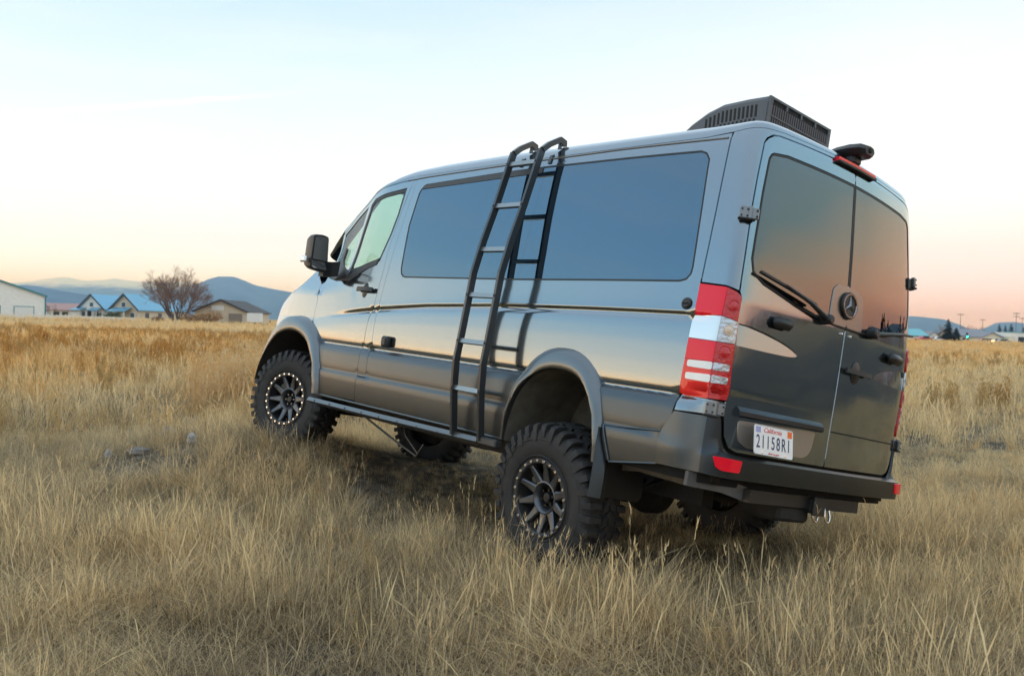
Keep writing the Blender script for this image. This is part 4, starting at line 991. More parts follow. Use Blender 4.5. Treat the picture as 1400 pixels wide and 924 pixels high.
m.f.append(tuple(range(n))); m.f.append(tuple(5*n+j for j in range(n-1, -1, -1))); m.m += [0, 0]
ac = m.build('air_conditioner', ACM, van, smooth=35)
for side in (1, -1):       # two rows of dark slots on each flank, getting shorter towards the nose
    for row in (0, 1):
        for i in range(13):
            x = -.632+i*.031; zmax = ac_top(x+.02)-.055
            z1 = zmax if row == 0 else min(zmax-.085, 2.47); z0 = max(z1-.075, AB+.02) if row == 0 else max(AB+.02, z1-.10)
            if z1-z0 < .02: continue
            m = MB(); y = .3352*side
            m.prism([(x, z0), (x+.014, z0), (x+.014+(z1-z0)*.08, z1), (x+(z1-z0)*.08, z1)], y-.004*side, y+.0022*side, 'y'); m.build('slot', ACB, ac, smooth=0)
m = MB(); m.box((-.7005, 0, 2.42), (.004, .62, .29)); m.build('grille_back', ACB, ac, smooth=0)
f0 = None
for i in range(27):
    y = -.302+i*.0232
    if f0 is None: m = MB(); m.box((-.706, 0, 2.405), (.012, .013, .27), bev=.003); f0 = m.build('grille_fin', ACG, ac, smooth=0); o = f0
    else: o = f0.copy(); COL.objects.link(o); o.parent = ac
    o.location = (0, y, 0)
m = MB(); m.box((-.708, 0, 2.337), (.014, .62, .01)); m.box((-.708, 0, 2.47), (.014, .62, .008)); m.box((-.706, -.318, 2.42), (.014, .026, .33)); m.box((-.706, .318, 2.42), (.014, .026, .33)); m.box((-.706, 0, 2.578), (.014, .62, .014))
for i in range(5): m.box((-.708, -.31+.155*i, 2.555), (.013, .016, .03))
m.build('grille_frame', ACM, ac, smooth=0)

# ------------------------------------------------------------------ high brake light with rear-view camera
m = MB()
P = [on_body(SMAX+d, 2.198, .006) for d in (-.23, -.2, -.1, 0, .1, .2, .23)]
m.bar([p for p, n in P], (0, 0, 1), .022, .035); bl = m.build('brake_light', RED, van, smooth=0)
m = MB(); m.bar([p+Vector((-.012, 0, -.014)) for p, n in P], (0, 0, 1), .012, .03); m.build('light_base', BLACK, bl, smooth=0)
m = MB(); S = []
for (x, hw, z, h) in ((-.93, .05, 2.270, .015), (-.97, .08, 2.284, .03), (-1.04, .092, 2.297, .042), (-1.12, .09, 2.307, .046), (-1.185, .078, 2.309, .044), (-1.215, .05, 2.304, .034)):
    S.append([(x, hw, z-h*.3), (x, hw*.75, z+h*.35), (x, 0, z+h*.5), (x, -hw*.75, z+h*.35), (x, -hw, z-h*.3), (x, -hw*.7, z-h), (x, hw*.7, z-h)])
m.v = [p for q in S for p in q]
for i in range(5):
    for j in range(7): m.f.append((i*7+j, i*7+(j+1) % 7, i*7+7+(j+1) % 7, i*7+7+j)); m.m.append(0)
m.f += [tuple(range(7)), tuple(range(41, 34, -1))]; m.m += [0, 0]
m.v = [(x, y+.005, z) for x, y, z in m.v]
cm = m.build('rear_camera', BLACK, van, smooth=50)
m = MB(); m.lathe([(0, -.006), (.012, -.006), (.016, 0), (.016, .01)], 12, 'x', c=(-1.217, .005, 2.296)); m.build('camera_lens', ACB, cm)
m = MB(); m.box((-1.10, .005, 2.245), (.10, .10, .07), bev=.02); m.build('camera_foot', BLACK, cm)

# ------------------------------------------------------------------ cab interior seen through the door glass
m = MB(); m.box((1.95, 0, 1.3), (.04, 1.6, 1.5)); m.build('cab_bulkhead', SHELL, van, smooth=0)
for sy in (.42, -.42):
    m = MB(); m.box((2.52, sy, .82), (.52, .50, .14), bev=.05); m.box((2.28, sy, 1.15), (.14, .48, .62), rot=(0, -.22, 0), bev=.05); m.box((2.17, sy, 1.56), (.10, .26, .19), rot=(0, -.2, 0), bev=.04); m.build('seat', SEATM, van, smooth=60)
m = MB(); m.box((3.25, 0, 1.12), (.5, 1.6, .34), bev=.1); m.build('dashboard', SHELL, van, smooth=60)
m = MB(); m.lathe([(.19, -.013), (.203, 0), (.19, .013), (.177, 0)], 28, 'x', close=True); Mw = Euler((0, -.45, 0)).to_matrix(); m.v = [tuple(Mw @ Vector(v)+Vector((2.88, .42, 1.28))) for v in m.v]; m.build('steering_wheel', BLACK, van)
# ------------------------------------------------------------------ ground
CAMP = Vector((0, 0, CAM_H)); FPX = 1258.84
def ray(px, py): return _right*((px-700)/FPX)+_down*((py-462)/FPX)+_fwd
def at(px, py, D):
    """the point seen at photo position (px, py) at distance D along the view"""
    d = ray(px, py); return CAMP+d*(D/d.y)
def hor(px): return 427+36*px/1400
MOUND = [(-2.06, 8.40, .31, .72), (-3.1, 9.6, .18, 1.0), (-3.2, 8.0, .12, .95)]
def G(x, y):
    z = -.02
    for (a, b, h, w) in MOUND: z = z*1.0 + h*np.exp(-((x-a)**2+(y-b)**2)/(2*w*w))
    z = np.minimum(z, .30)
    r = np.hypot(x, y); far = np.clip((r-4)/8, 0, 1)
    near_van = np.exp(-((x-.0)**2+(y-7.5)**2)/18)
    z = z + .05*np.sin(x*.9+1.3)*np.cos(y*.7)*(1-near_van) + .16*far*np.sin(x*.13+.5)*np.sin(y*.11+1.0)
    z = z + np.clip((r-80)/250, 0, 1)*np.where(x < 0, .35, -.1)
    return z
def Gs(x, y): return float(G(np.float64(x), np.float64(y)))
def build_ground():
    na = 300; rr = [0.3]; 
    while rr[-1] < 26000: rr.append(rr[-1]*1.075+.03)
    V = [(0, 0, Gs(0, 0))]; F = []
    A = np.arange(na)/na*2*np.pi
    for r in rr:
        x = r*np.sin(A); y = r*np.cos(A); z = G(x, y) if r < 900 else np.where(x < 0, .33, -.12)
        V += list(zip(x.tolist(), y.tolist(), z.tolist()))
    F += [(0, 1+(i+1) % na, 1+i) for i in range(na)]
    for k in range(len(rr)-1):
        b = 1+k*na; c = b+na
        F += [(b+i, b+(i+1) % na, c+(i+1) % na, c+i) for i in range(na)]
    me = bpy.data.meshes.new('ground'); me.from_pydata(V, [], F); me.polygons.foreach_set('use_smooth', [True]*len(F))
    bm = bmesh.new(); bm.from_mesh(me); bmesh.ops.recalc_face_normals(bm, faces=bm.faces)
    if sum(f.normal.z for f in bm.faces) < 0: bmesh.ops.reverse_faces(bm, faces=bm.faces)
    bm.to_mesh(me); bm.free()
    m = bpy.data.materials.new('dry_soil_and_thatch'); m.use_nodes = True; nt = m.node_tree; b = nt.nodes['Principled BSDF']; b.inputs['Roughness'].default_value = 1; b.inputs['Specular IOR Level'].default_value = .1
    tc = nt.nodes.new('ShaderNodeTexCoord')
    def noise(s, d=6):
        n = nt.nodes.new('ShaderNodeTexNoise'); n.inputs['Scale'].default_value = s; n.inputs['Detail'].default_value = d; n.inputs['Roughness'].default_value = .65; nt.links.new(tc.outputs['Object'], n.inputs['Vector']); return n
    def cramp(n, st):
        r = nt.nodes.new('ShaderNodeValToRGB'); e = r.color_ramp.elements
        while len(e) < len(st): e.new(.5)
        for k, (p, c) in enumerate(st): e[k].position = p; e[k].color = (*c, 1)
        nt.links.new(n.outputs[0], r.inputs[0]); return r
    big = cramp(noise(.07, 5), [(.32, (.36,.27,.15)), (.5, (.42,.32,.18)), (.68, (.40,.26,.12))])
    fine = cramp(noise(9, 9), [(.33, (.30,.28,.25)), (.5, (.9,.88,.84)), (.68, (1.35,1.3,1.2))])
    x = nt.nodes.new('ShaderNodeMix'); x.data_type = 'RGBA'; x.blend_type = 'MULTIPLY'; x.inputs[0].default_value = 1; nt.links.new(big.outputs[0], x.inputs[6]); nt.links.new(fine.outputs[0], x.inputs[7]); 
    # bare trodden soil and litter near by; farther out the thatch closes over it
    ln = nt.nodes.new('ShaderNodeVectorMath'); ln.operation = 'LENGTH'; nt.links.new(tc.outputs['Object'], ln.inputs[0])
    fr_ = nt.nodes.new('ShaderNodeMapRange'); fr_.inputs[1].default_value = 14; fr_.inputs[2].default_value = 90; nt.links.new(ln.outputs['Value'], fr_.inputs[0])
    so = cramp(noise(5, 9), [(.35, (.055,.045,.034)), (.5, (.12,.10,.075)), (.66, (.22,.19,.145))])
    y = nt.nodes.new('ShaderNodeMix'); y.data_type = 'RGBA'; nt.links.new(fr_.outputs[0], y.inputs[0]); nt.links.new(so.outputs[0], y.inputs[6]); nt.links.new(x.outputs[2], y.inputs[7]); nt.links.new(y.outputs[2], b.inputs['Base Color'])
    bp = nt.nodes.new('ShaderNodeBump'); bp.inputs['Distance'].default_value = .05; bp.inputs['Strength'].default_value = .8; nt.links.new(noise(14, 9).outputs[0], bp.inputs['Height']); nt.links.new(bp.outputs[0], b.inputs['Normal'])
    me.materials.append(m); o = link('ground', me); tag(o, 'dry grassy field under the van', kind='structure'); return o
build_ground()

def lot():
    # dark gravel lot to the right of the frame, mirrored in the rear doors
    m = MB(); P = []
    for i in range(31): a = R(52+2.6*i); r = (9.5 if i < 4 else 6)+1.0*math.sin(i*.9); P.append((r*math.sin(a), r*math.cos(a)))
    k = len(P)
    for (x, y) in P:
        l = math.hypot(x, y)
        for rr in (1, 1.5, 2.4, 4, 6.5): q = (x*rr, y*rr); m.v.append((q[0], q[1], Gs(*q)+.02))
    for i in range(k-1):
        for j in range(4): m.f.append((i*5+j, i*5+j+1, (i+1)*5+j+1, (i+1)*5+j)); m.m.append(0)
    tag(m.build('gravel_lot', mat('dark_gravel', (.028,.026,.022), rough=.95, var=.35, vscale=1.5), None, smooth=60), 'dark gravel lot right of the field', kind='structure')
lot()

ROCKS = []
# ------------------------------------------------------------------ stones
ROCK = mat('pale_stone', (.50,.50,.52), rough=.9, var=.35, vscale=9, bump=.6, bscale=18)
ROCK2 = mat('grey_brown_stone', (.20,.18,.165), rough=.9, var=.4, vscale=9, bump=.6, bscale=18)
def rock(px, py, D, w, h, mt, label):
    d = ray(px, py); p = at(px, py, D); bm = bmesh.new(); bmesh.ops.create_icosphere(bm, subdivisions=3, radius=1)
    ph = [random.uniform(0, 6) for _ in range(6)]
    for v in bm.verts:
        c = v.co; k = 1+.16*math.sin(c.x*3+ph[0])*math.cos(c.y*2.6+ph[1])+.11*math.sin(c.z*5+ph[2]+c.x*2)+.05*math.sin(c.y*9+ph[3])
        q = Vector((round(c.x*2.2)/2.2, round(c.y*2.2)/2.2, round(c.z*2.0)/2.0)); c2 = c.lerp(q, .35)*k
        v.co = Vector((c2.x*w/2, c2.y*w/2*.85, c2.z*h/2+h*.25))
    me = bpy.data.meshes.new('rock'); bm.to_mesh(me); bm.free(); me.materials.append(mt)
    me.polygons.foreach_set('use_smooth', [True]*len(me.polygons)); me.set_sharp_from_angle(angle=R(35))
    ROCKS.append((p.x, p.y, w)); o = link('rock', me); o.location = (p.x, p.y, Gs(p.x, p.y)); o.rotation_euler = (0, 0, random.uniform(0, 6)); tag(o, label, 'rock', 'stones lying in the grass left of the front wheel')
def rock_px(px, py, w, h, mt, label):
    # distance where the sight line meets the ground
    D = 4.0
    for _ in range(400):
        p = at(px, py, D)
        if p.z <= Gs(p.x, p.y)+h*.3: break
        D += .05
    rock(px, py, D, w, h, mt, label)
rock_px(230, 594, .17, .18, ROCK, 'whitish stone standing tallest in the grass left of the front wheel')
rock_px(262, 599, .11, .10, ROCK, 'small pale stone just right of the whitish one')
rock_px(262, 577, .20, .13, ROCK2, 'dark grey-brown stone lying behind the two pale stones')
rock_px(148, 621, .08, .09, ROCK, 'little pale stone farthest left in the grass')
rock_px(190, 616, .17, .07, ROCK2, 'long flat stone sunk in the grass left of the whitish stone')

# ------------------------------------------------------------------ dry grass and weeds (nobody could count them)
def grass_mat(name, stops, trans=.35):
    """colour by blade (attribute tint 0..1); the clump's tone (instance attribute) turns it grey when low and orange-brown when high"""
    m = bpy.data.materials.new(name); m.use_nodes = True; nt = m.node_tree; N = nt.nodes; L = nt.links; N.clear()
    o = N.new('ShaderNodeOutputMaterial'); d = N.new('ShaderNodeBsdfDiffuse'); t = N.new('ShaderNodeBsdfTranslucent'); mx = N.new('ShaderNodeMixShader'); mx.inputs[0].default_value = trans
    a = N.new('ShaderNodeAttribute'); a.attribute_name = 'tint'; b = N.new('ShaderNodeAttribute'); b.attribute_name = 'tone'; b.attribute_type = 'INSTANCER'
    ad = N.new('ShaderNodeMath'); ad.operation = 'MULTIPLY_ADD'; L.new(a.outputs['Fac'], ad.inputs[0]); ad.inputs[1].default_value = .78
    b2 = N.new('ShaderNodeMath'); b2.operation = 'MULTIPLY'; b2.inputs[1].default_value = .22; L.new(b.outputs['Fac'], b2.inputs[0]); L.new(b2.outputs[0], ad.inputs[2])
    r = N.new('ShaderNodeValToRGB'); e = r.color_ramp.elements
    while len(e) < len(stops): e.new(.5)
    for k, (p, c) in enumerate(stops): e[k].position = p; e[k].color = (*c, 1)
    L.new(ad.outputs[0], r.inputs[0]); col = r.outputs[0]
    for (lo, hi, c) in ((.62, 1.0, (.97,.75,.48,1)), (.42, .12, (.76,.77,.80,1))):
        q = N.new('ShaderNodeMapRange'); q.inputs[1].default_value = lo; q.inputs[2].default_value = hi; L.new(b.outputs['Fac'], q.inputs[0])
        x = N.new('ShaderNodeMix'); x.data_type = 'RGBA'; x.blend_type = 'MULTIPLY'; L.new(q.outputs[0], x.inputs[0]); L.new(col, x.inputs[6]); x.inputs[7].default_value = c; col = x.outputs[2]
    L.new(col, d.inputs[0]); L.new(col, t.inputs[0]); L.new(d.outputs[0], mx.inputs[1]); L.new(t.outputs[0], mx.inputs[2]); L.new(mx.outputs[0], o.inputs[0])
    return m
# low tone = grey thatch, high tone = warm straw / orange
STRAW = grass_mat('dry_straw', [(0, (.11,.083,.056)), (.16, (.26,.20,.135)), (.36, (.57,.435,.27)), (.58, (.88,.655,.36)), (.80, (.98,.745,.405)), (1, (.98,.745,.385))], .42)
WEED = grass_mat('dry_weed', [(0, (.20,.14,.085)), (.3, (.38,.25,.125)), (.6, (.60,.42,.19)), (1, (.70,.47,.20))], .35)
def blade(V, F, T, x, y, h, w, ang, lean, curl, tint, seg=3, head=False):
    ca, sa = math.cos(ang), math.sin(ang); fx, fy = -sa, ca; b = len(V)
    for i in range(seg+1):
        t = i/seg; d = lean*t+curl*t*t; z = h*(t-.22*min(1.5, (lean+curl))*t*t); ww = w*(1-t*.6)/2
        if head and i == seg-1: ww = w*1.3
        cx, cy = x+ca*d*h, y+sa*d*h
        if i < seg: V.append((cx-fx*ww, cy-fy*ww, z)); V.append((cx+fx*ww, cy+fy*ww, z)); T.extend([tint]*2)
        else: V.append((cx, cy, z)); T.append(tint)
    for i in range(seg-1): F.append((b+2*i, b+2*i+1, b+2*i+3, b+2*i+2))
    F.append((b+2*seg-2, b+2*seg-1, b+2*seg))
def clump_mesh(name, kind, mt, fat=1.0):
    V = []; F = []; T = []; U = random.uniform; gauss = random.gauss
    def tnt(): u = random.random(); return U(0, .25) if u < .28 else (U(.35, .7) if u < .74 else U(.75, 1))
    if kind == 'tuft':
        for i in range(62):
            r = abs(gauss(0, .08)); a = U(0, 6.28); h = U(.16, .40)*(1.15 if U(0, 1) < .2 else .9)
            blade(V, F, T, r*math.cos(a), r*math.sin(a), h, U(.0018, .0036)*fat, a+gauss(0, .9), abs(gauss(.16, .2)), abs(gauss(.28, .38)), tnt(), 4, head=U(0, 1) < .15)
    elif kind == 'wispy':
        for i in range(30):
            x, y = gauss(0, .13), gauss(0, .13); h = U(.22, .50)
            blade(V, F, T, x, y, h, U(.0016, .0030)*fat, U(0, 6.28), abs(gauss(.12, .12)), abs(gauss(.13, .2)), U(.3, 1), 4, head=U(0, 1) < .4)
        for i in range(16): blade(V, F, T, gauss(0, .12), gauss(0, .12), U(.06, .18), U(.002, .004)*fat, U(0, 6.28), U(.3, 1.2), U(.2, .9), U(0, .6), 3)
    elif kind == 'mat':
        for i in range(80):
            blade(V, F, T, gauss(0, .13), gauss(0, .13), U(.06, .18), U(.002, .0036)*fat, U(0, 6.28), U(.3, 1.8), U(.1, .9), tnt()*.85, 3)
    elif kind == 'swept':
        a0 = U(0, 6.28)
        for i in range(54):
            r = abs(gauss(0, .06)); a = U(0, 6.28); h = U(.22, .42)
            blade(V, F, T, r*math.cos(a), r*math.sin(a), h, U(.0018, .0034)*fat, a0+gauss(0, .5), abs(gauss(.38, .22)), abs(gauss(.6, .35)), tnt(), 5)
    elif kind == 'weed':
        for i in range(7):
            x, y = gauss(0, .07), gauss(0, .07); h = U(.35, .8); a = U(0, 6.28); ln = U(0, .25)
            blade(V, F, T, x, y, h, .006*fat, a, ln, .05, U(.1, .6), 3)
            for k in range(13):
                t = U(.3, 1); bx, by, bz = x+math.cos(a)*ln*t*h, y+math.sin(a)*ln*t*h, h*t*.95; q = len(V)
                blade(V, F, T, bx, by, U(.05, .16), U(.003, .007)*fat, U(0, 6.28), U(.3, 1.1), U(0, .4), U(.3, 1), 2)
                for j in range(q, len(V)): V[j] = (V[j][0], V[j][1], V[j][2]+bz)
                # small seed tufts
                for _ in range(2):
                    q = len(V); sx, sy, sz = bx+gauss(0, .035), by+gauss(0, .035), bz+U(0, .09); w = U(.004, .009)*fat
                    V += [(sx-w, sy, sz), (sx, sy+w, sz+w*.5), (sx+w, sy-w*.4, sz+w), (sx, sy, sz+w*2.4)]; T.extend([U(.4, 1)]*4); F += [(q, q+1, q+3), (q+1, q+2, q+3), (q, q+2, q+3)]
    elif kind == 'seed':
        for i in range(10):
            x, y = gauss(0, .12), gauss(0, .12); h = U(.35, .62); a = U(0, 6.28); ln = abs(gauss(.1, .08)); cu = abs(gauss(.08, .1))
            blade(V, F, T, x, y, h, .0026*fat, a, ln, cu, U(.4, 1), 4)
            for k in range(7):
                t = U(.78, 1); d = (ln*t+cu*t*t)*h; q = len(V)
                blade(V, F, T, x+math.cos(a)*d, y+math.sin(a)*d, U(.02, .05), .004*fat, a+gauss(0, 1), U(.1, .6), .2, U(.5, 1), 2)
                for j in range(q, len(V)): V[j] = (V[j][0], V[j][1], V[j][2]+h*t*.93)
    me = bpy.data.meshes.new(name); me.from_pydata(V, [], F); at_ = me.attributes.new('tint', 'FLOAT', 'POINT'); at_.data.foreach_set('value', T); me.materials.append(mt); me.update()
    return me
def scatter(name, label, protos, X, Y, S, tone, idx, tilt=.12, zoff=-.01):
    n = len(X); Z = G(X, Y)+zoff
    me = bpy.data.meshes.new(name); me.vertices.add(n); me.vertices.foreach_set('co', np.stack([X, Y, Z], 1).astype(np.float32).ravel())
    rot = np.stack([rng.normal(0, tilt, n), rng.normal(0, tilt, n), rng.uniform(0, 6.283, n)], 1).astype(np.float32)
    a = me.attributes.new('rot', 'FLOAT_VECTOR', 'POINT'); a.data.foreach_set('vector', rot.ravel())
    a = me.attributes.new('scl', 'FLOAT', 'POINT'); a.data.foreach_set('value', S.astype(np.float32))
    a = me.attributes.new('tone', 'FLOAT', 'POINT'); a.data.foreach_set('value', tone.astype(np.float32))
    a = me.attributes.new('idx', 'INT', 'POINT'); a.data.foreach_set('value', idx.astype(np.int32))
    o = link(name, me); tag(o, label, kind='stuff')
    ng = bpy.data.node_groups.new(name, 'GeometryNodeTree'); ng.interface.new_socket('Geometry', in_out='INPUT', socket_type='NodeSocketGeometry'); ng.interface.new_socket('Geometry', in_out='OUTPUT', socket_type='NodeSocketGeometry')
    N = ng.nodes; L = ng.links; gi = N.new('NodeGroupInput'); go = N.new('NodeGroupOutput'); ip = N.new('GeometryNodeInstanceOnPoints')
    m2p = N.new('GeometryNodeMeshToPoints'); L.new(gi.outputs[0], m2p.inputs[0]); L.new(m2p.outputs[0], ip.inputs['Points'])
    gti = N.new('GeometryNodeGeometryToInstance')
    for p in reversed(protos):
        oi = N.new('GeometryNodeObjectInfo'); oi.inputs['Object'].default_value = p; oi.inputs['As Instance'].default_value = True; L.new(oi.outputs['Geometry'], gti.inputs[0])
    L.new(gti.outputs[0], ip.inputs['Instance']); ip.inputs['Pick Instance'].default_value = True
    def attr(nm, ty):
        q = N.new('GeometryNodeInputNamedAttribute'); q.data_type = ty; q.inputs[0].default_value = nm; return [s for s in q.outputs if s.enabled][0]
    L.new(attr('idx', 'INT'), ip.inputs['Instance Index']); L.new(attr('scl', 'FLOAT'), ip.inputs['Scale'])
    e2r = N.new('FunctionNodeEulerToRotation'); L.new(attr('rot', 'FLOAT_VECTOR'), e2r.inputs[0]); L.new(e2r.outputs[0], ip.inputs['Rotation'])
    L.new(ip.outputs[0], go.inputs[0])
    md = o.modifiers.new('scatter', 'NODES'); md.node_group = ng
    return o
def protos(kinds, mt, fat=1.0):
    P = []
    for k in kinds: P.append(bpy.data.objects.new('clump_source', clump_mesh('grass_clump', k, mt, fat)))
    return P
# smooth value noise for patches
_gr = rng.random((64, 64))
def vnoise(x, y, s):
    u = x/s+31.7; v = y/s+17.3; i = np.floor(u).astype(int); j = np.floor(v).astype(int); fu = u-i; fv = v-j; fu = fu*fu*(3-2*fu); fv = fv*fv*(3-2*fv)
    g = lambda a, b: _gr[a % 64, b % 64]
    return (g(i, j)*(1-fu)+g(i+1, j)*fu)*(1-fv)+(g(i, j+1)*(1-fu)+g(i+1, j+1)*fu)*fv
def wedge(r0, r1, dens, half=None):
    half = half or (R(52) if r1 < 13 else R(43))
    n = int(half*(r1*r1-r0*r0)*dens); r = np.sqrt(rng.uniform(r0*r0, r1*r1, n)); a = rng.uniform(-half, half, n); return r*np.sin(a), r*np.cos(a)
_vi = VM.inverted()
def van_local(X, Y):
    z = G(X, Y)
    lx = _vi[0][0]*X+_vi[0][1]*Y+_vi[0][2]*z+_vi[0][3]; ly = _vi[1][0]*X+_vi[1][1]*Y+_vi[1][2]*z+_vi[1][3]; return lx, ly
def clear_wheels(X, Y):
    lx, ly = van_local(X, Y); k = np.ones(len(X), bool)
    for cx, cy in ((0, .83), (0, -.83), (3.665, .8), (3.665, -.8)): k &= ~((np.abs(lx-cx) < .30) & (np.abs(ly-cy) < .20))
    return k
def tone_at(X, Y):
    """photo zones: straw in front, pale band, orange weeds far left, tan on the right"""
    r = np.hypot(X, Y); left = np.clip((-X/np.maximum(Y, 1)+.05)*3, 0, 1)
    t = .54+.55*(vnoise(X, Y, 1.1)-.5)+.42*(vnoise(X+50, Y, 4.5)-.5)
    t = t - .16*np.exp(-((r-11.5)/3.0)**2)*left - .10*left*np.clip((5.5-r)/2, 0, 1)
    t = t + left*.42*np.clip((r-15)/9, 0, 1)*np.clip((95-r)/40, .35, 1) + (1-left)*.30*np.clip((r-22)/45, 0, 1)
    return np.clip(t, 0, 1)
def do_scatter(name, label, P, zone, dens, smin, smax, keep=None, tone_add=0, tilt=.12, fine=None):
    X, Y = wedge(zone[0], zone[1], dens); k = clear_wheels(X, Y)
    if keep is not None: k &= rng.random(len(X)) < keep(X, Y)
    for (a, b, w) in ROCKS:      # the stones lie in short trodden grass
        d = np.hypot(X-a, Y-b); l = math.hypot(a, b); al = (X*a+Y*b)/l-l; ac = np.abs(X*b-Y*a)/l
        k &= ~((d < w*.55) | ((ac < w*1.1) & (al < 0) & (al > -1.1) & (rng.random(len(X)) < .93)))
    X, Y = X[k], Y[k]; S = rng.uniform(smin, smax, len(X))*(.50+.62*vnoise(X+9, Y+4, 1.9)+.36*vnoise(X+2, Y+14, .6))
    lx, ly = van_local(X, Y); under = (np.abs(ly) < .95) & (lx > -1.1) & (lx < 4.4); S = S*(1-.38*np.clip((np.hypot(X, Y)-6.2)/2.5, 0, 1)*np.clip((12.5-np.hypot(X, Y)), 0, 1)); S = np.where(under, S*.78, S); dr = np.abs(X*6.6-Y*1.53)/6.775; S = np.where((dr < .5) & (Y > 4.9) & (Y < 6.7), S*.72, S); dl = np.abs(X*9.41+Y*.81)/9.445; S = np.where((dl < .55) & (Y > 5.6) & (Y < 9.2), S*.62, S); S = np.where((lx > 2.2) & (lx < 4.2) & (ly < .2) & (ly > -1.6), S*.7, S)
    t = np.clip(tone_at(X, Y)+tone_add+rng.normal(0, .08, len(X)), 0, 1)
    return scatter(name, label, P, X, Y, S, t, rng.integers(0, len(P), len(X)), tilt)
P_NEAR = protos(['tuft', 'tuft', 'swept', 'wispy', 'tuft', 'wispy', 'swept', 'seed'], STRAW)
P_MAT = protos(['mat', 'mat', 'mat'], STRAW)
P_MID = protos(['tuft', 'wispy', 'swept', 'tuft', 'mat', 'seed'], STRAW, 1.9)
P_FAR = protos(['tuft', 'wispy', 'tuft', 'mat'], STRAW, 4.4)
P_WEED = protos(['weed', 'weed', 'weed'], WEED, 1.0)
P_WEEDF = protos(['weed', 'weed'], WEED, 2.4)
dens_n = lambda X, Y: np.clip(.12+1.7*(vnoise(X+20, Y+7, .8)*.6+vnoise(X+5, Y+33, .35)*.4-.30), .05, 1)
do_scatter('dry_grass', 'dry straw-coloured grass standing in front of and around the van', P_NEAR, (2.6, 12), 88, .64, 1.06, dens_n)
do_scatter('thatch', 'grey matted dead grass close to the ground', P_MAT, (2.6, 12), 75, .8, 1.35, tone_add=-.16, tilt=.2)
do_scatter('dry_grass', 'dry grass in the middle of the field', P_MID, (12, 36), 26, .85, 1.35, dens_n)
do_scatter('dry_grass', 'short dry grass far out in the field', P_FAR, (36, 130), 4.2, 1.0, 1.6)
do_scatter('dry_grass', 'field of dry grass reaching the far buildings', P_FAR, (130, 330), .35, 1.6, 2.6)
wk = lambda X, Y: np.clip(((-X/np.maximum(Y, 1)+.05)*3), .03, 1)*np.clip(vnoise(X+3, Y+40, 3.0)*2.4-.75, 0, 1)
do_scatter('dry_weeds', 'brown and orange dried weeds left of the van', P_WEED, (8.5, 16), 11, .55, .85, wk, tilt=.1)
do_scatter('dry_weeds', 'orange-brown band of dried weeds across the left of the field', P_WEEDF, (16, 75), 3.2, .65, 1.0, lambda X, Y: np.clip(((-X/np.maximum(Y, 1)+.08)*3), .28, 1)*np.clip(vnoise(X+3, Y+40, 6)*2-.4, .1, 1), tilt=.1)
do_scatter('dry_weeds', 'scattered dead weed stalks among the near grass', P_WEED, (3.4, 9), 1.2, .35, .6, tilt=.15)

# the tall pale weed thicket left of the front wheel
def thicket():
    n = 210; X = []; Y = []
    for i in range(n):
        px = random.triangular(255, 385, 340); D = random.uniform(13.5, 16.5); p = at(px, hor(px), D); X.append(p.x); Y.append(p.y)
    X = np.array(X); Y = np.array(Y); S = rng.uniform(.75, 1.45, n)
    scatter('weed_thicket', 'tall tan weed thicket left of the van front', protos(['weed', 'seed', 'weed', 'wispy'], grass_mat('pale_weed', [(0, (.50,.36,.20)), (.5, (.76,.57,.32)), (1, (.86,.69,.42))], .45), 1.5), X, Y, S, rng.uniform(.3, .9, n), rng.integers(0, 4, n), .08)
thicket()

# ------------------------------------------------------------------ far things: hills, buildings, trees
def hills(name, label, prof, D, depth, mt, step=6, rough=.06, seed=1):
    rg = random.Random(seed); px0, px1 = prof[0][0], prof[-1][0]; n = int((px1-px0)/step)+1
    rows = [(-1.0, 0), (-.8, .10), (-.6, .30), (-.4, .56), (-.2, .84), (0, 1.0), (.4, .7), (1.0, 0)]
    m = MB(); ph = [rg.uniform(0, 6.28) for _ in range(8)]
    for i in range(n):
        px = px0+i*step; py = _interp(prof, px); top_ = at(px, py, D).z
        for j, (d, h) in enumerate(rows):
            Dd = D+depth*d; b = at(px, hor(px), Dd)
            w = math.sin(px*.09+ph[0]+d*2)*.5+math.sin(px*.21+ph[1]-d*4)*.3+math.sin(px*.05+ph[2]+d*1.3)*.5
            z = max(-20, (top_+20)*h*(1+(rough*w if d != 0 else 0)))-20
            m.v.append((b.x, b.y, z if h > 0 else -30))
    k = len(rows)
    for i in range(n-1):
        for j in range(k-1): m.f.append((i*k+j, (i+1)*k+j, (i+1)*k+j+1, i*k+j+1)); m.m.append(0)
    o = m.build(name, mt, None, smooth=180); tag(o, label, kind='structure'); return o
HILLM = mat('hazed_forest_hill', (.09,.125,.17), rough=1, spec=0, var=.35, vscale=.004)  # blue of the distant haze is put into the forest colour
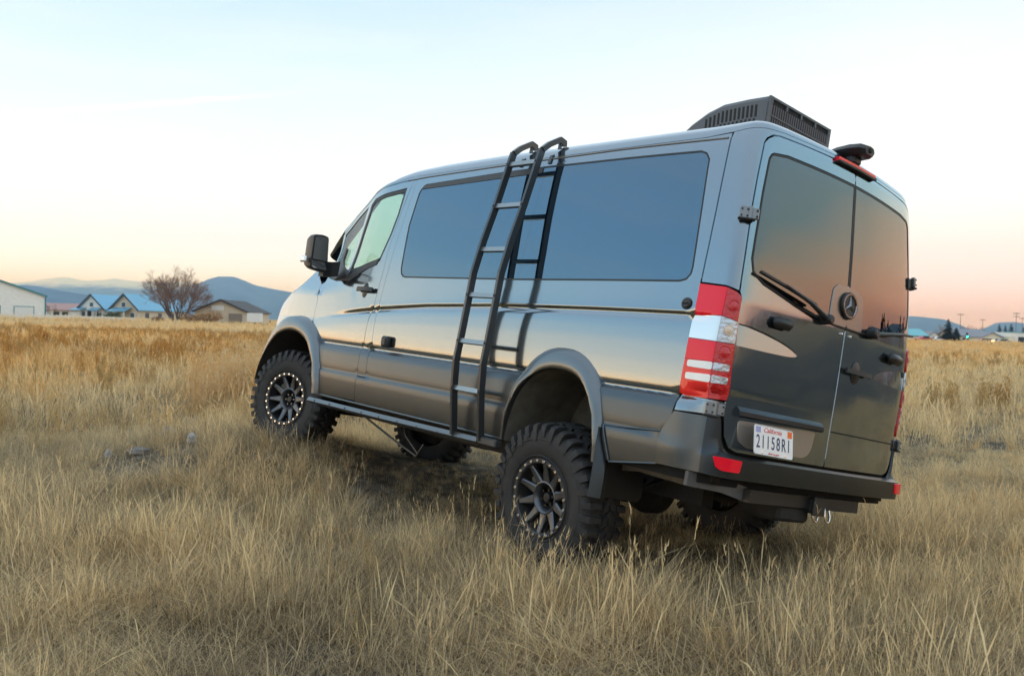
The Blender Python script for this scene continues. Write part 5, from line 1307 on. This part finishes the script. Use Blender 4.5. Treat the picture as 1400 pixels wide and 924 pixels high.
def snow_hill():
    m = mat('snowy_ridge', (.06,.08,.07), rough=1, spec=0); nt = m.node_tree; b = nt.nodes['Principled BSDF']
    tc = nt.nodes.new('ShaderNodeTexCoord'); sp = nt.nodes.new('ShaderNodeSeparateXYZ'); nt.links.new(tc.outputs['Object'], sp.inputs[0])
    nz = nt.nodes.new('ShaderNodeTexNoise'); nz.inputs['Scale'].default_value = .006; nz.inputs['Detail'].default_value = 6; nt.links.new(tc.outputs['Object'], nz.inputs[0])
    ma = nt.nodes.new('ShaderNodeMath'); ma.operation = 'MULTIPLY_ADD'; ma.inputs[1].default_value = 160; nt.links.new(nz.outputs[0], ma.inputs[0]); nt.links.new(sp.outputs['Z'], ma.inputs[2])
    mr = nt.nodes.new('ShaderNodeMapRange'); mr.inputs[1].default_value = 355; mr.inputs[2].default_value = 420; nt.links.new(ma.outputs[0], mr.inputs[0])
    mx = nt.nodes.new('ShaderNodeMix'); mx.data_type = 'RGBA'; mx.inputs[6].default_value = (.09,.125,.17,1); mx.inputs[7].default_value = (.85,.82,.84,1); nt.links.new(mr.outputs[0], mx.inputs[0]); nt.links.new(mx.outputs[2], b.inputs['Base Color'])  # below the snow, haze blue is put into the ridge colour
    return m
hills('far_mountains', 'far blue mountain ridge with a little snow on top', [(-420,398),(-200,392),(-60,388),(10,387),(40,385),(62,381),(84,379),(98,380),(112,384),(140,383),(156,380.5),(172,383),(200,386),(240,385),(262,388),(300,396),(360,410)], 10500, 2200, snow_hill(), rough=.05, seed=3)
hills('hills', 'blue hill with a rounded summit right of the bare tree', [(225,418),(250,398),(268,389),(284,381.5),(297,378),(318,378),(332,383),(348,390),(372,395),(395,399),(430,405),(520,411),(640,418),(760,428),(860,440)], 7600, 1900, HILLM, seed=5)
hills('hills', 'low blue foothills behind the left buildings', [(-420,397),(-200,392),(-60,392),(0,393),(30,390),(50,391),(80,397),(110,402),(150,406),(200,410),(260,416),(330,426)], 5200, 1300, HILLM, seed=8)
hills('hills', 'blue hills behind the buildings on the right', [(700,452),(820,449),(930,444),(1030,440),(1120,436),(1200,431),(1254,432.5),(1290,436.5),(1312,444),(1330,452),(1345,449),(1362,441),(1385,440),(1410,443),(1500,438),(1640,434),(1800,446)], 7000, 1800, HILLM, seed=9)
# wooded land and hills to the right of and behind the viewer; the rear doors mirror them
m = MB(); prev = None
for i in range(73):
    a = R(62+i*3.4); D = 2600; h = 34+22*math.sin(i*.7)+14*math.sin(i*1.9+1)
    for (d, z) in ((-500, -20), (0, h), (600, -20)): m.v.append(((D+d)*math.sin(a), (D+d)*math.cos(a), z))
for i in range(72):
    for j in range(2): m.f.append((i*3+j, i*3+3+j, i*3+4+j, i*3+1+j)); m.m.append(0)
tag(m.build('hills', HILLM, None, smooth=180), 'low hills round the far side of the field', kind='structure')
def woods():
    m = MB(); rg = random.Random(4)
    for i in range(420):
        a = R(rg.uniform(56, 200)); D = rg.uniform(110, 240); h = rg.choice([3, 3, 4, 4, 5])*rg.uniform(.7, 1.1); x, y = D*math.sin(a), D*math.cos(a); z = Gs(x, y); r = h*rg.uniform(.4, .8); con = rg.random() < .25
        for k in range(70):
            t = rg.random()**.8; rr = r*(1-t)*.5 if con else r*math.sqrt(max(0, 1-(2*t-.8)**2/1.5)); u = rg.uniform(0, 6.28); q = rr*math.sqrt(rg.random()); s_ = h*rg.uniform(.06, .14)
            c = Vector((x+q*math.cos(u), y+q*math.sin(u), z+h*t)); p = Vector((rg.gauss(0, 1), rg.gauss(0, 1), rg.gauss(0, 1))).normalized(); w = p.orthogonal().normalized()
            m.add([c-p*s_, c+w*s_, c+p*s_, c-w*s_], [(0, 1, 2, 3)])
    o = m.build('tree_line', mat('dark_wood', (.035,.04,.025), rough=1, spec=0), None, smooth=0, fix=False); tag(o, 'far-off dark wood mirrored in the rear windows', kind='stuff')
woods()

WALLW = mat('white_siding', (.85,.83,.78), rough=.7, var=.06, vscale=1.5); WALLT = mat('tan_siding', (.62,.52,.39), rough=.8, var=.08, vscale=1.2); WALLC = mat('cream_wall', (.78,.71,.56), rough=.8, var=.06); WALLB = mat('brown_siding', (.26,.21,.16), rough=.85, var=.1)
BLUER = mat('blue_metal_roof', (.17,.39,.54), rough=.4, metal=.3); TEALT = mat('teal_trim', (.04,.22,.24), rough=.5); PINKR = mat('weathered_red_roof', (.42,.25,.22), rough=.8); GREYR = mat('grey_shingle', (.25,.25,.27), rough=.9); DARKR = mat('dark_fascia', (.07,.065,.06), rough=.8)
TEALR = mat('teal_metal_roof', (.13,.42,.46), rough=.4, metal=.3); PANE = mat('far_pane', (.10,.13,.16), rough=.05, metal=.4); DOORW = mat('white_door', (.78,.77,.74), rough=.5); DARKD = mat('dark_doorway', (.04,.035,.03), rough=.8); REDW = mat('red_paint', (.45,.04,.03), rough=.5); BRICK = mat('red_brown_wall', (.30,.13,.09), rough=.9, var=.15)
class Building:
    """a gabled or flat building facing the viewer; x across, y away, z up, in metres"""
    def __init__(s, name, px, D, label, cat='building', rz=0.0, group=None, zbase=None):
        p = at(px, hor(px), D); s.z0 = Gs(p.x, p.y) if zbase is None else zbase
        s.o = empty(name, (p.x, p.y, s.z0), -math.atan2(p.x, p.y)*.0+rz); tag(s.o, label, cat, group)
    def part(s, name, mt, boxes=(), parent=None, smooth=0):
        m = MB()
        for b in boxes: m.box(*b)
        return m.build(name, mt, parent or s.o, smooth=smooth)
    def gable_front(s, w, h, rh, depth, wall, roof, over=.5, trim=None, thick=.22):
        """ridge running away from the viewer"""
        m = MB(); m.prism([(-w/2, -.6), (w/2, -.6), (w/2, h), (0, h+rh), (-w/2, h)], 0, depth, 'y'); s.wall = m.build('wall', wall, s.o, smooth=0)
        for sg in (-1, 1):
            m = MB(); sl = rh/(w/2); e = w/2+over
            m.prism([(0, h+rh+.03), (sg*e, h-sl*over+.03), (sg*e, h-sl*over+.03+thick), (0, h+rh+.03+thick)], -over, depth+over, 'y'); s.roof = m.build('roof', roof, s.o, smooth=0)
            if trim:
                m = MB(); m.prism([(0, h+rh-.10), (sg*(e+.02), h-sl*over-.10), (sg*(e+.02), h-sl*over+.10+thick), (0, h+rh+.10+thick)], -over-.08, -over-.004, 'y'); m.build('barge_board', trim, s.o, smooth=0)
    def ridge_across(s, w, h, rh, depth, wall, roof, over=.5, thick=.22):
        m = MB(); m.prism([(0, -.6), (depth, -.6), (depth, h), (depth/2, h+rh), (0, h)], -w/2, w/2, 'x'); s.wall = m.build('wall', wall, s.o, smooth=0)
        for sg in (-1, 1):
            m = MB(); sl = rh/(depth/2); c = depth/2; e = c+over
            m.prism([(c, h+rh+.03), (c+sg*e, h-sl*over+.03), (c+sg*e, h-sl*over+.03+thick), (c, h+rh+.03+thick)], -w/2-over, w/2+over, 'x'); s.roof = m.build('roof', roof, s.o, smooth=0)
    def window(s, x, z, w, h, y=-.02, frame=None):
        f = s.part('window', frame or DOORW, [((x, y-.03, z), (w+.24, .10, h+.24))]); s.part('pane', PANE, [((x, y-.09, z), (w, .04, h))], f)
    def door(s, x, w, h, mt, y=-.02, z0=0): return s.part('door', mt, [((x, y-.05, z0+h/2), (w, .08, h))])
U = lambda D: D/FPX     # metres per photo pixel at distance D
# -- left: white metal shed with teal trim
D = 190; u = U(D)
b = Building('metal_shed', -62, D, 'white metal shed with teal trim and garage doors at the left edge', 'shed', rz=R(33))
b.gable_front(222*u, 5.0, 5.6, 24, WALLW, TEALR, over=.35, trim=TEALT, thick=.18)
for px in (-20, 22):
    d_ = b.door((px+62)*u, 3.6, 2.6, DOORW); b.part('door_frame', TEALT, [(((px+62)*u, -.045, 2.68), (3.9, .09, .14)), (((px+62)*u-1.88, -.045, 1.3), (.14, .09, 2.6)), (((px+62)*u+1.88, -.045, 1.3), (.14, .09, 2.6))], d_)
b.part('corner_trim', TEALT, [((111*u+.01, -.03, 2.3), (.26, .2, 5.0))])
# -- long low building with a reddish roof
D = 235; u = U(D)
b = Building('long_outbuilding', 77, D, 'long low outbuilding with a dull red roof and open bays', 'building')
b.ridge_across(64*u, 2.3, 1.6, 9, WALLC, PINKR, over=.4)
for k in range(5): b.part('bay', DARKD if k in (2, 3) else DOORW, [((-24*u+k*12*u, -.03, .95), (8*u, .10, 1.9))])
# -- white house with a blue roof
D = 215; u = U(D)
b = Building('white_house', 125, D, 'white gabled house with a blue metal roof', 'house', rz=R(-20))
b.gable_front(44*u, 2.7, 3.1, 15, WALLW, BLUER, over=.5, trim=DARKR)
b.door(-.6, 1.1, 2.1, DARKD); b.window(.4*u, 3.6, 1.0, .9); b.window(-2.3, 1.4, 1.0, 1.1); b.window(1.6, 1.4, 1.0, 1.1)
for x in (-3.0, 1.9):
    m = MB(); m.prism([(-2.2, 2.1), (0, 2.75), (0, 2.9), (-2.3, 2.22)], x-1.5, x+1.5, 'x'); m.build('porch_roof', BLUER, b.o, smooth=0)
for x in (-4.3, -1.7, .6, 3.3): b.part('porch_post', DOORW, [((x, -2.0, 1.0), (.14, .14, 2.3))])
# -- tan house with a blue roof
D = 212; u = U(D)
b = Building('tan_house', 170, D, 'tan gabled house with a blue roof and low porch beside the bare tree', 'house', rz=R(-20))
b.gable_front(46*u, 2.9, 3.3, 16, WALLT, BLUER, over=.5, trim=DARKR)
b.window(-.2, 3.9, 1.1, 1.0); b.window(2.4, 1.4, 1.1, 1.2); b.door(-.4, 1.1, 2.1, DOORW)
m = MB(); m.prism([(-2.6, 2.2), (0, 3.1), (0, 3.25), (-2.7, 2.33)], -2.8, 2.2, 'x'); m.build('porch_roof', BLUER, b.o, smooth=0)
for x in (-2.5, 0, 2.0): b.part('porch_post', DOORW, [((x, -2.4, 1.0), (.16, .16, 2.4))])
for k in range(3): b.part('side_window', PANE, [((23*u+.03, 3+4.2*k, 1.5), (.06, 1.2, 1.2))])
# -- tan barn right of the tree
D = 178; u = U(D)
b = Building('tan_barn', 302, D, 'tan barn with a dark roof edge right of the bare tree', 'barn')
b.gable_front(72*u, 2.6, 2.2, 16, WALLT, DARKR, over=.4, trim=DARKR, thick=.16)
b.part('roof_light', DOORW, [((-4.5*u, -.05, 3.3), (17*u, .08, .9))]); b.door(20*u, 2.6, 2.3, WALLB)
# -- white trailer
D = 170; u = U(D)
b = Building('box_trailer', 346, D, 'white box trailer standing right of the tan barn', 'trailer')
b.part('box', DOORW, [((0, 1.2, 1.45), (17*u, 2.4, 1.7))]); b.part('chassis', DARKD, [((0, 1.2, .52), (16*u, 2.0, .16))])
for x in (-.5, .4):
    m = MB(); m.lathe([(0, -.12), (.34, -.12), (.36, -.06), (.36, .06), (.34, .12), (0, .12)], 16, 'y', c=(x, .25, .36)); m.build('wheel', BLACK, b.o)
# -- white paddock fence along the foot of the buildings
D = 165; p0 = at(-60, hor(-60), D); p1 = at(186, hor(186), D); fo = empty('paddock_fence', (p0.x, p0.y, Gs(p0.x, p0.y))); tag(fo, 'low white rail fence running in front of the left houses', 'fence')
n = 16; dv = (p1-p0)/n
for i in range(n+1):
    m = MB(); x, y = dv.x*i, dv.y*i; m.box((x, y, .5+Gs(p0.x+x, p0.y+y)-Gs(p0.x, p0.y)), (.14, .14, 1.15)); m.build('post', DOORW, fo, smooth=0)
for z in (.45, .70, .95):
    for i in range(n):
        m = MB(); m.bar([(dv.x*i, dv.y*i-.09, z+Gs(p0.x+dv.x*i, p0.y+dv.y*i)-Gs(p0.x, p0.y)), (dv.x*(i+1), dv.y*(i+1)-.09, z+Gs(p0.x+dv.x*(i+1), p0.y+dv.y*(i+1))-Gs(p0.x, p0.y))], (0, 0, 1), .16, .03); m.build('rail', DOORW, fo, smooth=0)

# ------------------------------------------------------------------ trees
BARK = mat('grey_brown_bark', (.15,.105,.08), rough=.95, var=.3, vscale=3); TWIG = mat('bare_twigs', (.26,.165,.12), rough=.95); PALEB = mat('pale_twigs', (.30,.21,.18), rough=.95)
CONF = [mat('conifer_green', (.035,.055,.03), rough=.9, var=.5, vscale=2.0), mat('conifer_bluegreen', (.035,.055,.045), rough=.9, var=.5, vscale=2.0)]
def bare_tree(px, D, H, W, label, seed, mt_twig, group=None, trunks=1, levels=5, r0=.22, split=3):
    rg = random.Random(seed); p = at(px, hor(px), D); o = empty('bare_tree', (p.x, p.y, Gs(p.x, p.y)-.1)); tag(o, label, 'tree', group)
    mb = MB(); tw = MB()
    def grow(a, d, L, r, lv):
        b = a+d*L; mid = a.lerp(b, .5)+Vector((rg.gauss(0, .04), rg.gauss(0, .04), rg.gauss(0, .02)))*L
        (mb if lv > levels-2 else tw).tube([a, mid, b], [r, r*.85, r*.68], 5 if lv > levels-2 else 3, cap=False)
        if lv == 0: return
        for k in range(split if lv > 1 else split+4):
            ax = Vector((rg.gauss(0, 1), rg.gauss(0, 1), rg.gauss(0, .5))).normalized(); nd = (d+ax*rg.uniform(.35, .75)+Vector((0, 0, .10))).normalized()
            q = a.lerp(b, rg.uniform(.45, 1.0) if k else 1.0); out = Vector((q.x, q.y, 0))/W
            if q.z > H*.93: nd = (nd+Vector((0, 0, -.5))).normalized()
            grow(q, nd, L*rg.uniform(.60, .82), r*rg.uniform(.5, .66), lv-1)
    for t in range(trunks):
        a = 2*math.pi*t/trunks+rg.uniform(-.3, .3); sp = .0 if trunks == 1 else rg.uniform(.35, .85)
        d = Vector((math.cos(a)*sp*W/H, math.sin(a)*sp*W/H, 1)).normalized(); grow(Vector((math.cos(a)*.15, math.sin(a)*.15, 0)), d, H*.30, r0, levels)
    zs = [v[2] for v in mb.v+tw.v]; rs = sorted(math.hypot(v[0], v[1]) for v in tw.v or mb.v); kz = H/max(zs); kr = W/2/rs[int(len(rs)*.97)]
    for q in (mb, tw): q.v = [(x*kr, y*kr, z*kz) for x, y, z in q.v]
    mb.build('trunk', BARK, o, smooth=60, fix=False); tw.build('crown', mt_twig, o, smooth=0, fix=False)
    return o
bare_tree(241, 172, 11.4, 14.5, 'large spreading bare tree, leafless and brown, left of the tan barn', 12, TWIG, trunks=10, levels=6, r0=.16)
bare_tree(70, 200, 3.6, 3.5, 'small bare reddish tree in front of the long outbuilding', 5, PALEB, trunks=3, levels=4, r0=.06)
def leafy_blob(o, name, R_, H_, z0, mt, seed, n=900, size=.25, flat=1.0):
    rg = random.Random(seed); m = MB(); cl = [(Vector((rg.gauss(0, .45)*R_, rg.gauss(0, .45)*R_, z0+H_*rg.uniform(.15, .85))), rg.uniform(.25, .5)) for _ in range(16)]
    for i in range(n):
        c, k = rg.choice(cl); v = Vector((rg.gauss(0, 1), rg.gauss(0, 1), rg.gauss(0, 1))).normalized()*rg.uniform(.4, 1)*k; q = Vector((c.x+v.x*R_, c.y+v.y*R_, max(.02, c.z+v.z*H_*.8)))
        a = Vector((rg.gauss(0, 1), rg.gauss(0, 1), rg.gauss(0, 1))).normalized(); b = a.orthogonal().normalized(); s = size*rg.uniform(.5, 1.3)
        m.add([q-a*s, q+b*s*.6, q+a*s, q-b*s*.6], [(0, 1, 2, 3)])
    return m.build(name, mt, o, smooth=0, fix=False)
GREENB = mat('green_bush', (.07,.085,.035), rough=.9, var=.4, vscale=2); ORB = mat('orange_brown_bush', (.34,.20,.09), rough=.95, var=.3, vscale=2)
def bush(px, D, w, h, mt, label, seed, n=700):
    p = at(px, hor(px), D); o = empty('bush', (p.x, p.y, Gs(p.x, p.y))); tag(o, label, 'bush'); leafy_blob(o, 'foliage', w/2, h, 0, mt, seed, n, .22); m = MB()
    for k in range(4): m.tube([(.1*k-.15, 0, -.1), (.3*k-.45, .1, h*.6)], [.05, .02], 5)
    m.build('stem', BARK, o)
bush(155, 196, 3.6, 2.1, GREENB, 'round dark green bush between the two blue-roofed houses', 2)
bush(286, 168, 6.4, 2.3, ORB, 'wide orange-brown bush in front of the tan barn', 3, 1100)
bush(258, 166, 3.6, 1.5, ORB, 'low brown bush at the foot of the large bare tree', 6, 500)
bush(214, 180, 4.0, 1.2, ORB, 'low brown bush left of the large bare tree trunk', 16, 500)
def conifer(px, D, H, W, label, seed, mt, group=None):
    rg = random.Random(seed); p = at(px, hor(px), D); o = empty('conifer', (p.x, p.y, Gs(p.x, p.y))); tag(o, label, 'tree', group)
    m = MB(); m.tube([(0, 0, -.2), (0, 0, H*.5), (0, 0, H*.98)], [H*.028, H*.018, .02], 6); m.build('trunk', BARK, o)
    m = MB(); nl = 30
    for i in range(nl):
        t = i/(nl-1); z = H*(.05+.93*t); r = W/2*(1-t)**.62*rg.uniform(.75, 1.2)+.08
        for k in range(14):
            a = 2*math.pi*(k+rg.random())/14; rr = r*rg.uniform(.6, 1.15); dz = -.18*rr; q = Vector((math.cos(a), math.sin(a), 0)); s = Vector((-q.y, q.x, 0))*rr*.42
            b = Vector((0, 0, z)); m.add([b+q*rr*.1, b+q*rr*.6+s+Vector((0, 0, dz*.5)), b+q*rr+Vector((0, 0, dz+rg.uniform(-.1, .15))), b+q*rr*.6-s+Vector((0, 0, dz*.5-.05))], [(0, 1, 2, 3)])
    m.build('crown', mt, o, smooth=0, fix=False)
D = 225; u = U(D)
conifer(1296, D, 33*u, 24*u, 'taller dark pointed conifer beside the right edge of the van', 21, CONF[0])
conifer(1307, D+3, 21*u, 20*u, 'shorter dark conifer touching the taller one on its right', 22, CONF[0])
for i, (px, h, w, lab) in enumerate(((1366, 26, 12, 'leftmost conifer behind the cream building'), (1374, 25, 9, 'slim conifer in the middle of the row behind the cream building'), (1382, 27, 15, 'broadest conifer behind the cream building'), (1399, 23, 12, 'conifer at the right edge of the photo behind the cream building'))):
    conifer(px, 300, h*U(300), w*U(300), lab, 30+i, CONF[1], 'conifers behind the right buildings')
for i, (px, h, lab) in enumerate(((362, 9, 'small dark conifer right of the white box trailer'), (312, 24, 'dark conifer tip showing behind the barn roof'), (369, 6, 'lowest little conifer next to the van front'))):
    conifer(px, 205, h*U(205), h*.75*U(205), lab, 50+i, CONF[0], 'conifers behind the tan barn')
for i, (px, h, w, lab) in enumerate(((1286, 25, 20, 'bare grey tree left of the two dark conifers'), (1323, 26, 20, 'bare grey tree behind the green traffic light'), (1336, 23, 16, 'bare grey tree above the long grey roof'))):
    bare_tree(px, 320, h*U(320), w*U(320), lab, 60+i, PALEB, 'bare trees behind the right buildings', 3, 4, .10)

# -- right: buildings, poles, traffic light, cars
D = 255; u = U(D)
b = Building('teal_roofed_house', 1256, D, 'low cream house with a teal roof just right of the van', 'house', rz=R(10))
b.ridge_across(26*u, 1.7, 1.7, 8, WALLC, TEALR, over=.4); b.window(1.2, 1.0, .9, .8); b.part('shed_wall', REDW, [((11*u, -.5, .7), (4*u, .8, 1.5))])
b = Building('grey_house', 1277, D+20, 'small grey-white gabled house left of the dark conifers', 'house')
b.gable_front(17*u, 1.5, 1.3, 9, WALLW, GREYR, over=.3); b.window(0, 1.0, .9, .7)
b = Building('long_grey_roofed_hall', 1334, D+8, 'long tan hall with a pale grey roof behind the traffic light', 'building')
b.ridge_across(46*u, 1.7, 1.9, 14, WALLT, GREYR, over=.4)
for k in range(6): b.window(-17*u+k*6.6*u, .95, .8, .7)
b = Building('tan_gabled_building', 1357, D, 'tan building with a low grey gable right of the long hall', 'building')
b.gable_front(27*u, 1.6, 1.25, 12, WALLC, GREYR, over=.4); b.window(-3*u, .9, 1.0, .7); b.window(6*u, .9, 1.0, .7)
b = Building('cream_warehouse', 1392, D+2, 'pale cream flat-roofed warehouse at the right edge', 'building')
b.part('wall', WALLW, [((2*u, 6, 1.3), (44*u, 12, 3.8))]); b.part('parapet', TEALR, [((2*u, -.06, 3.28), (44.6*u, .2, .22))]); b.part('annex', WALLC, [((-15*u, -1.2, .9), (9*u, 2.2, 2.4))]); b.door(4*u, 1.6, 2.0, DARKD)
for k in range(3): b.window((8+k*4)*u, 1.3, 1.1, .8)
def pole(px, ytop, D, label, arms=1):
    p = at(px, hor(px), D); z0 = Gs(p.x, p.y); H = at(px, ytop, D).z-z0; o = empty('utility_pole', (p.x, p.y, z0)); tag(o, label, 'pole', 'utility poles on the right')
    m = MB(); m.tube([(0, 0, -.2), (0, 0, H)], [.10, .07], 8); m.build('shaft', WALLB, o)
    for k in range(arms):
        m = MB(); m.box((0, 0, H-.35-.9*k), (2.0, .12, .14)); m.build('crossarm', WALLB, o, smooth=0)
        m = MB()
        for x in (-.85, -.3, .3, .85): m.lathe([(0, .18), (.05, .16), (.06, 0)], 8, 'z', c=(x, 0, H-.28-.9*k))
        m.build('insulator', GREYR, o)
pole(1312.5, 428.5, 270, 'utility pole above the shorter conifer, leftmost of the poles'); pole(1343, 436, 300, 'utility pole over the middle of the long grey roof'); pole(1388.5, 427, 270, 'tallest utility pole in front of the cream warehouse', 2); pole(1397, 434, 285, 'utility pole nearest the right edge of the photo')
# traffic light
p = at(1322, hor(1322), 238); z0 = Gs(p.x, p.y); zl = at(1322, 460.2, 238).z-z0; o = empty('traffic_light', (p.x, p.y, z0)); tag(o, 'traffic light showing green on its pole right of the conifers', 'traffic light')
m = MB(); m.tube([(0, 0, -.1), (0, 0, zl-.3)], .07, 8); m.build('post', GREYR, o)
m = MB(); m.box((0, 0, zl+.42), (.46, .34, 1.25), bev=.05); m.build('signal_head', BLACK, o)
for k, (nm, c, e) in enumerate((('green_lamp', (.02,.85,.50), 6.0), ('amber_lamp', (.10,.06,.01), 0), ('red_lamp', (.10,.01,.01), 0))):
    m = MB(); m.lathe([(0, -.06), (.15, -.05), (.19, -.02), (.20, .0)], 18, 'y', c=(0, -.175, zl+.40*k)); m.build(nm, mat(nm, c, rough=.3, emit=c if e else None, estr=e), o)
def car(px, D, col, label, rz):
    p = at(px, hor(px), D); o = empty('parked_car', (p.x, p.y, Gs(p.x, p.y)), rz); tag(o, label, 'car', 'cars parked by the right buildings')
    m = MB(); V = [(-2.1,.35),(-2.15,.75),(-1.9,.86),(-1.25,.92),(-.75,1.40),(.75,1.43),(1.35,.95),(2.0,.86),(2.15,.6),(2.1,.35)]
    m.prism(V, -.82, .82, 'y'); m.build('body', mat('car_paint', col, rough=.3, metal=.2, coat=1), o, smooth=25)
    m = MB(); m.prism([(-1.12,.96),(-.70,1.34),(.70,1.36),(1.18,.98)], -.826, .826, 'y'); m.build('window', PANE, o, smooth=0)
    w0 = None
    for x in (-1.35, 1.35):
        for y in (-.75, .75):
            if w0 is None: m = MB(); m.lathe([(0, -.1), (.28, -.11), (.32, -.08), (.32, .08), (.28, .11), (0, .1)], 18); w0 = m.build('wheel', BLACK, o); c = w0
            else: c = w0.copy(); COL.objects.link(c); c.parent = o
            c.location = (x, y, .32)
    for x in (-2.13, 2.12):
        m = MB(); m.box((x, -.6, .72), (.06, .26, .12)); m.box((x, .6, .72), (.06, .26, .12)); m.build('lamp', CLEAR if x > 0 else RED, o, smooth=0)
car(1263, 232, (.45,.03,.05), 'red car parked below the teal-roofed house', R(20)); car(1285, 240, (.62,.62,.63), 'light grey car parked left of the conifers', R(-8)); car(1345, 236, (.30,.05,.04), 'dark red car parked before the tan gabled building', R(5)); car(1371, 240, (.10,.12,.16), 'dark car parked before the cream warehouse', R(-5))
# lit lamp by the tan building
p = at(1357.5, hor(1357.5), 230); z0 = Gs(p.x, p.y); zl = at(1357.5, 466.3, 230).z-z0; o = empty('lit_sign', (p.x, p.y, z0)); tag(o, 'small lit orange sign low in front of the tan gabled building', 'sign')
m = MB(); m.box((0, 0, zl/2-.1), (.10, .10, zl)); m.build('post', GREYR, o, smooth=0); m = MB(); m.box((0, 0, zl), (.75, .16, .55), bev=.04); m.build('panel', mat('lit_panel', (.9,.5,.25), rough=.4, emit=(1, .52, .25), estr=1.6), o)

# ------------------------------------------------------------------ air
def haze():
    m = MB(); m.box((0, 3000, 230), (34000, 34000, 540)); mt = bpy.data.materials.new('thin_air'); mt.use_nodes = True; nt = mt.node_tree; N = nt.nodes; N.clear()
    o = N.new('ShaderNodeOutputMaterial'); v = N.new('ShaderNodeVolumePrincipled'); v.inputs['Color'].default_value = (.24,.46,1,1); v.inputs['Absorption Color'].default_value = (1,1,1,1); v.inputs['Density'].default_value = 2.1e-4; v.inputs['Anisotropy'].default_value = .65
    nt.links.new(v.outputs[0], o.inputs['Volume']); tag(m.build('haze', mt, None, smooth=0), 'thin blue evening haze over the field and hills', kind='stuff')
haze()
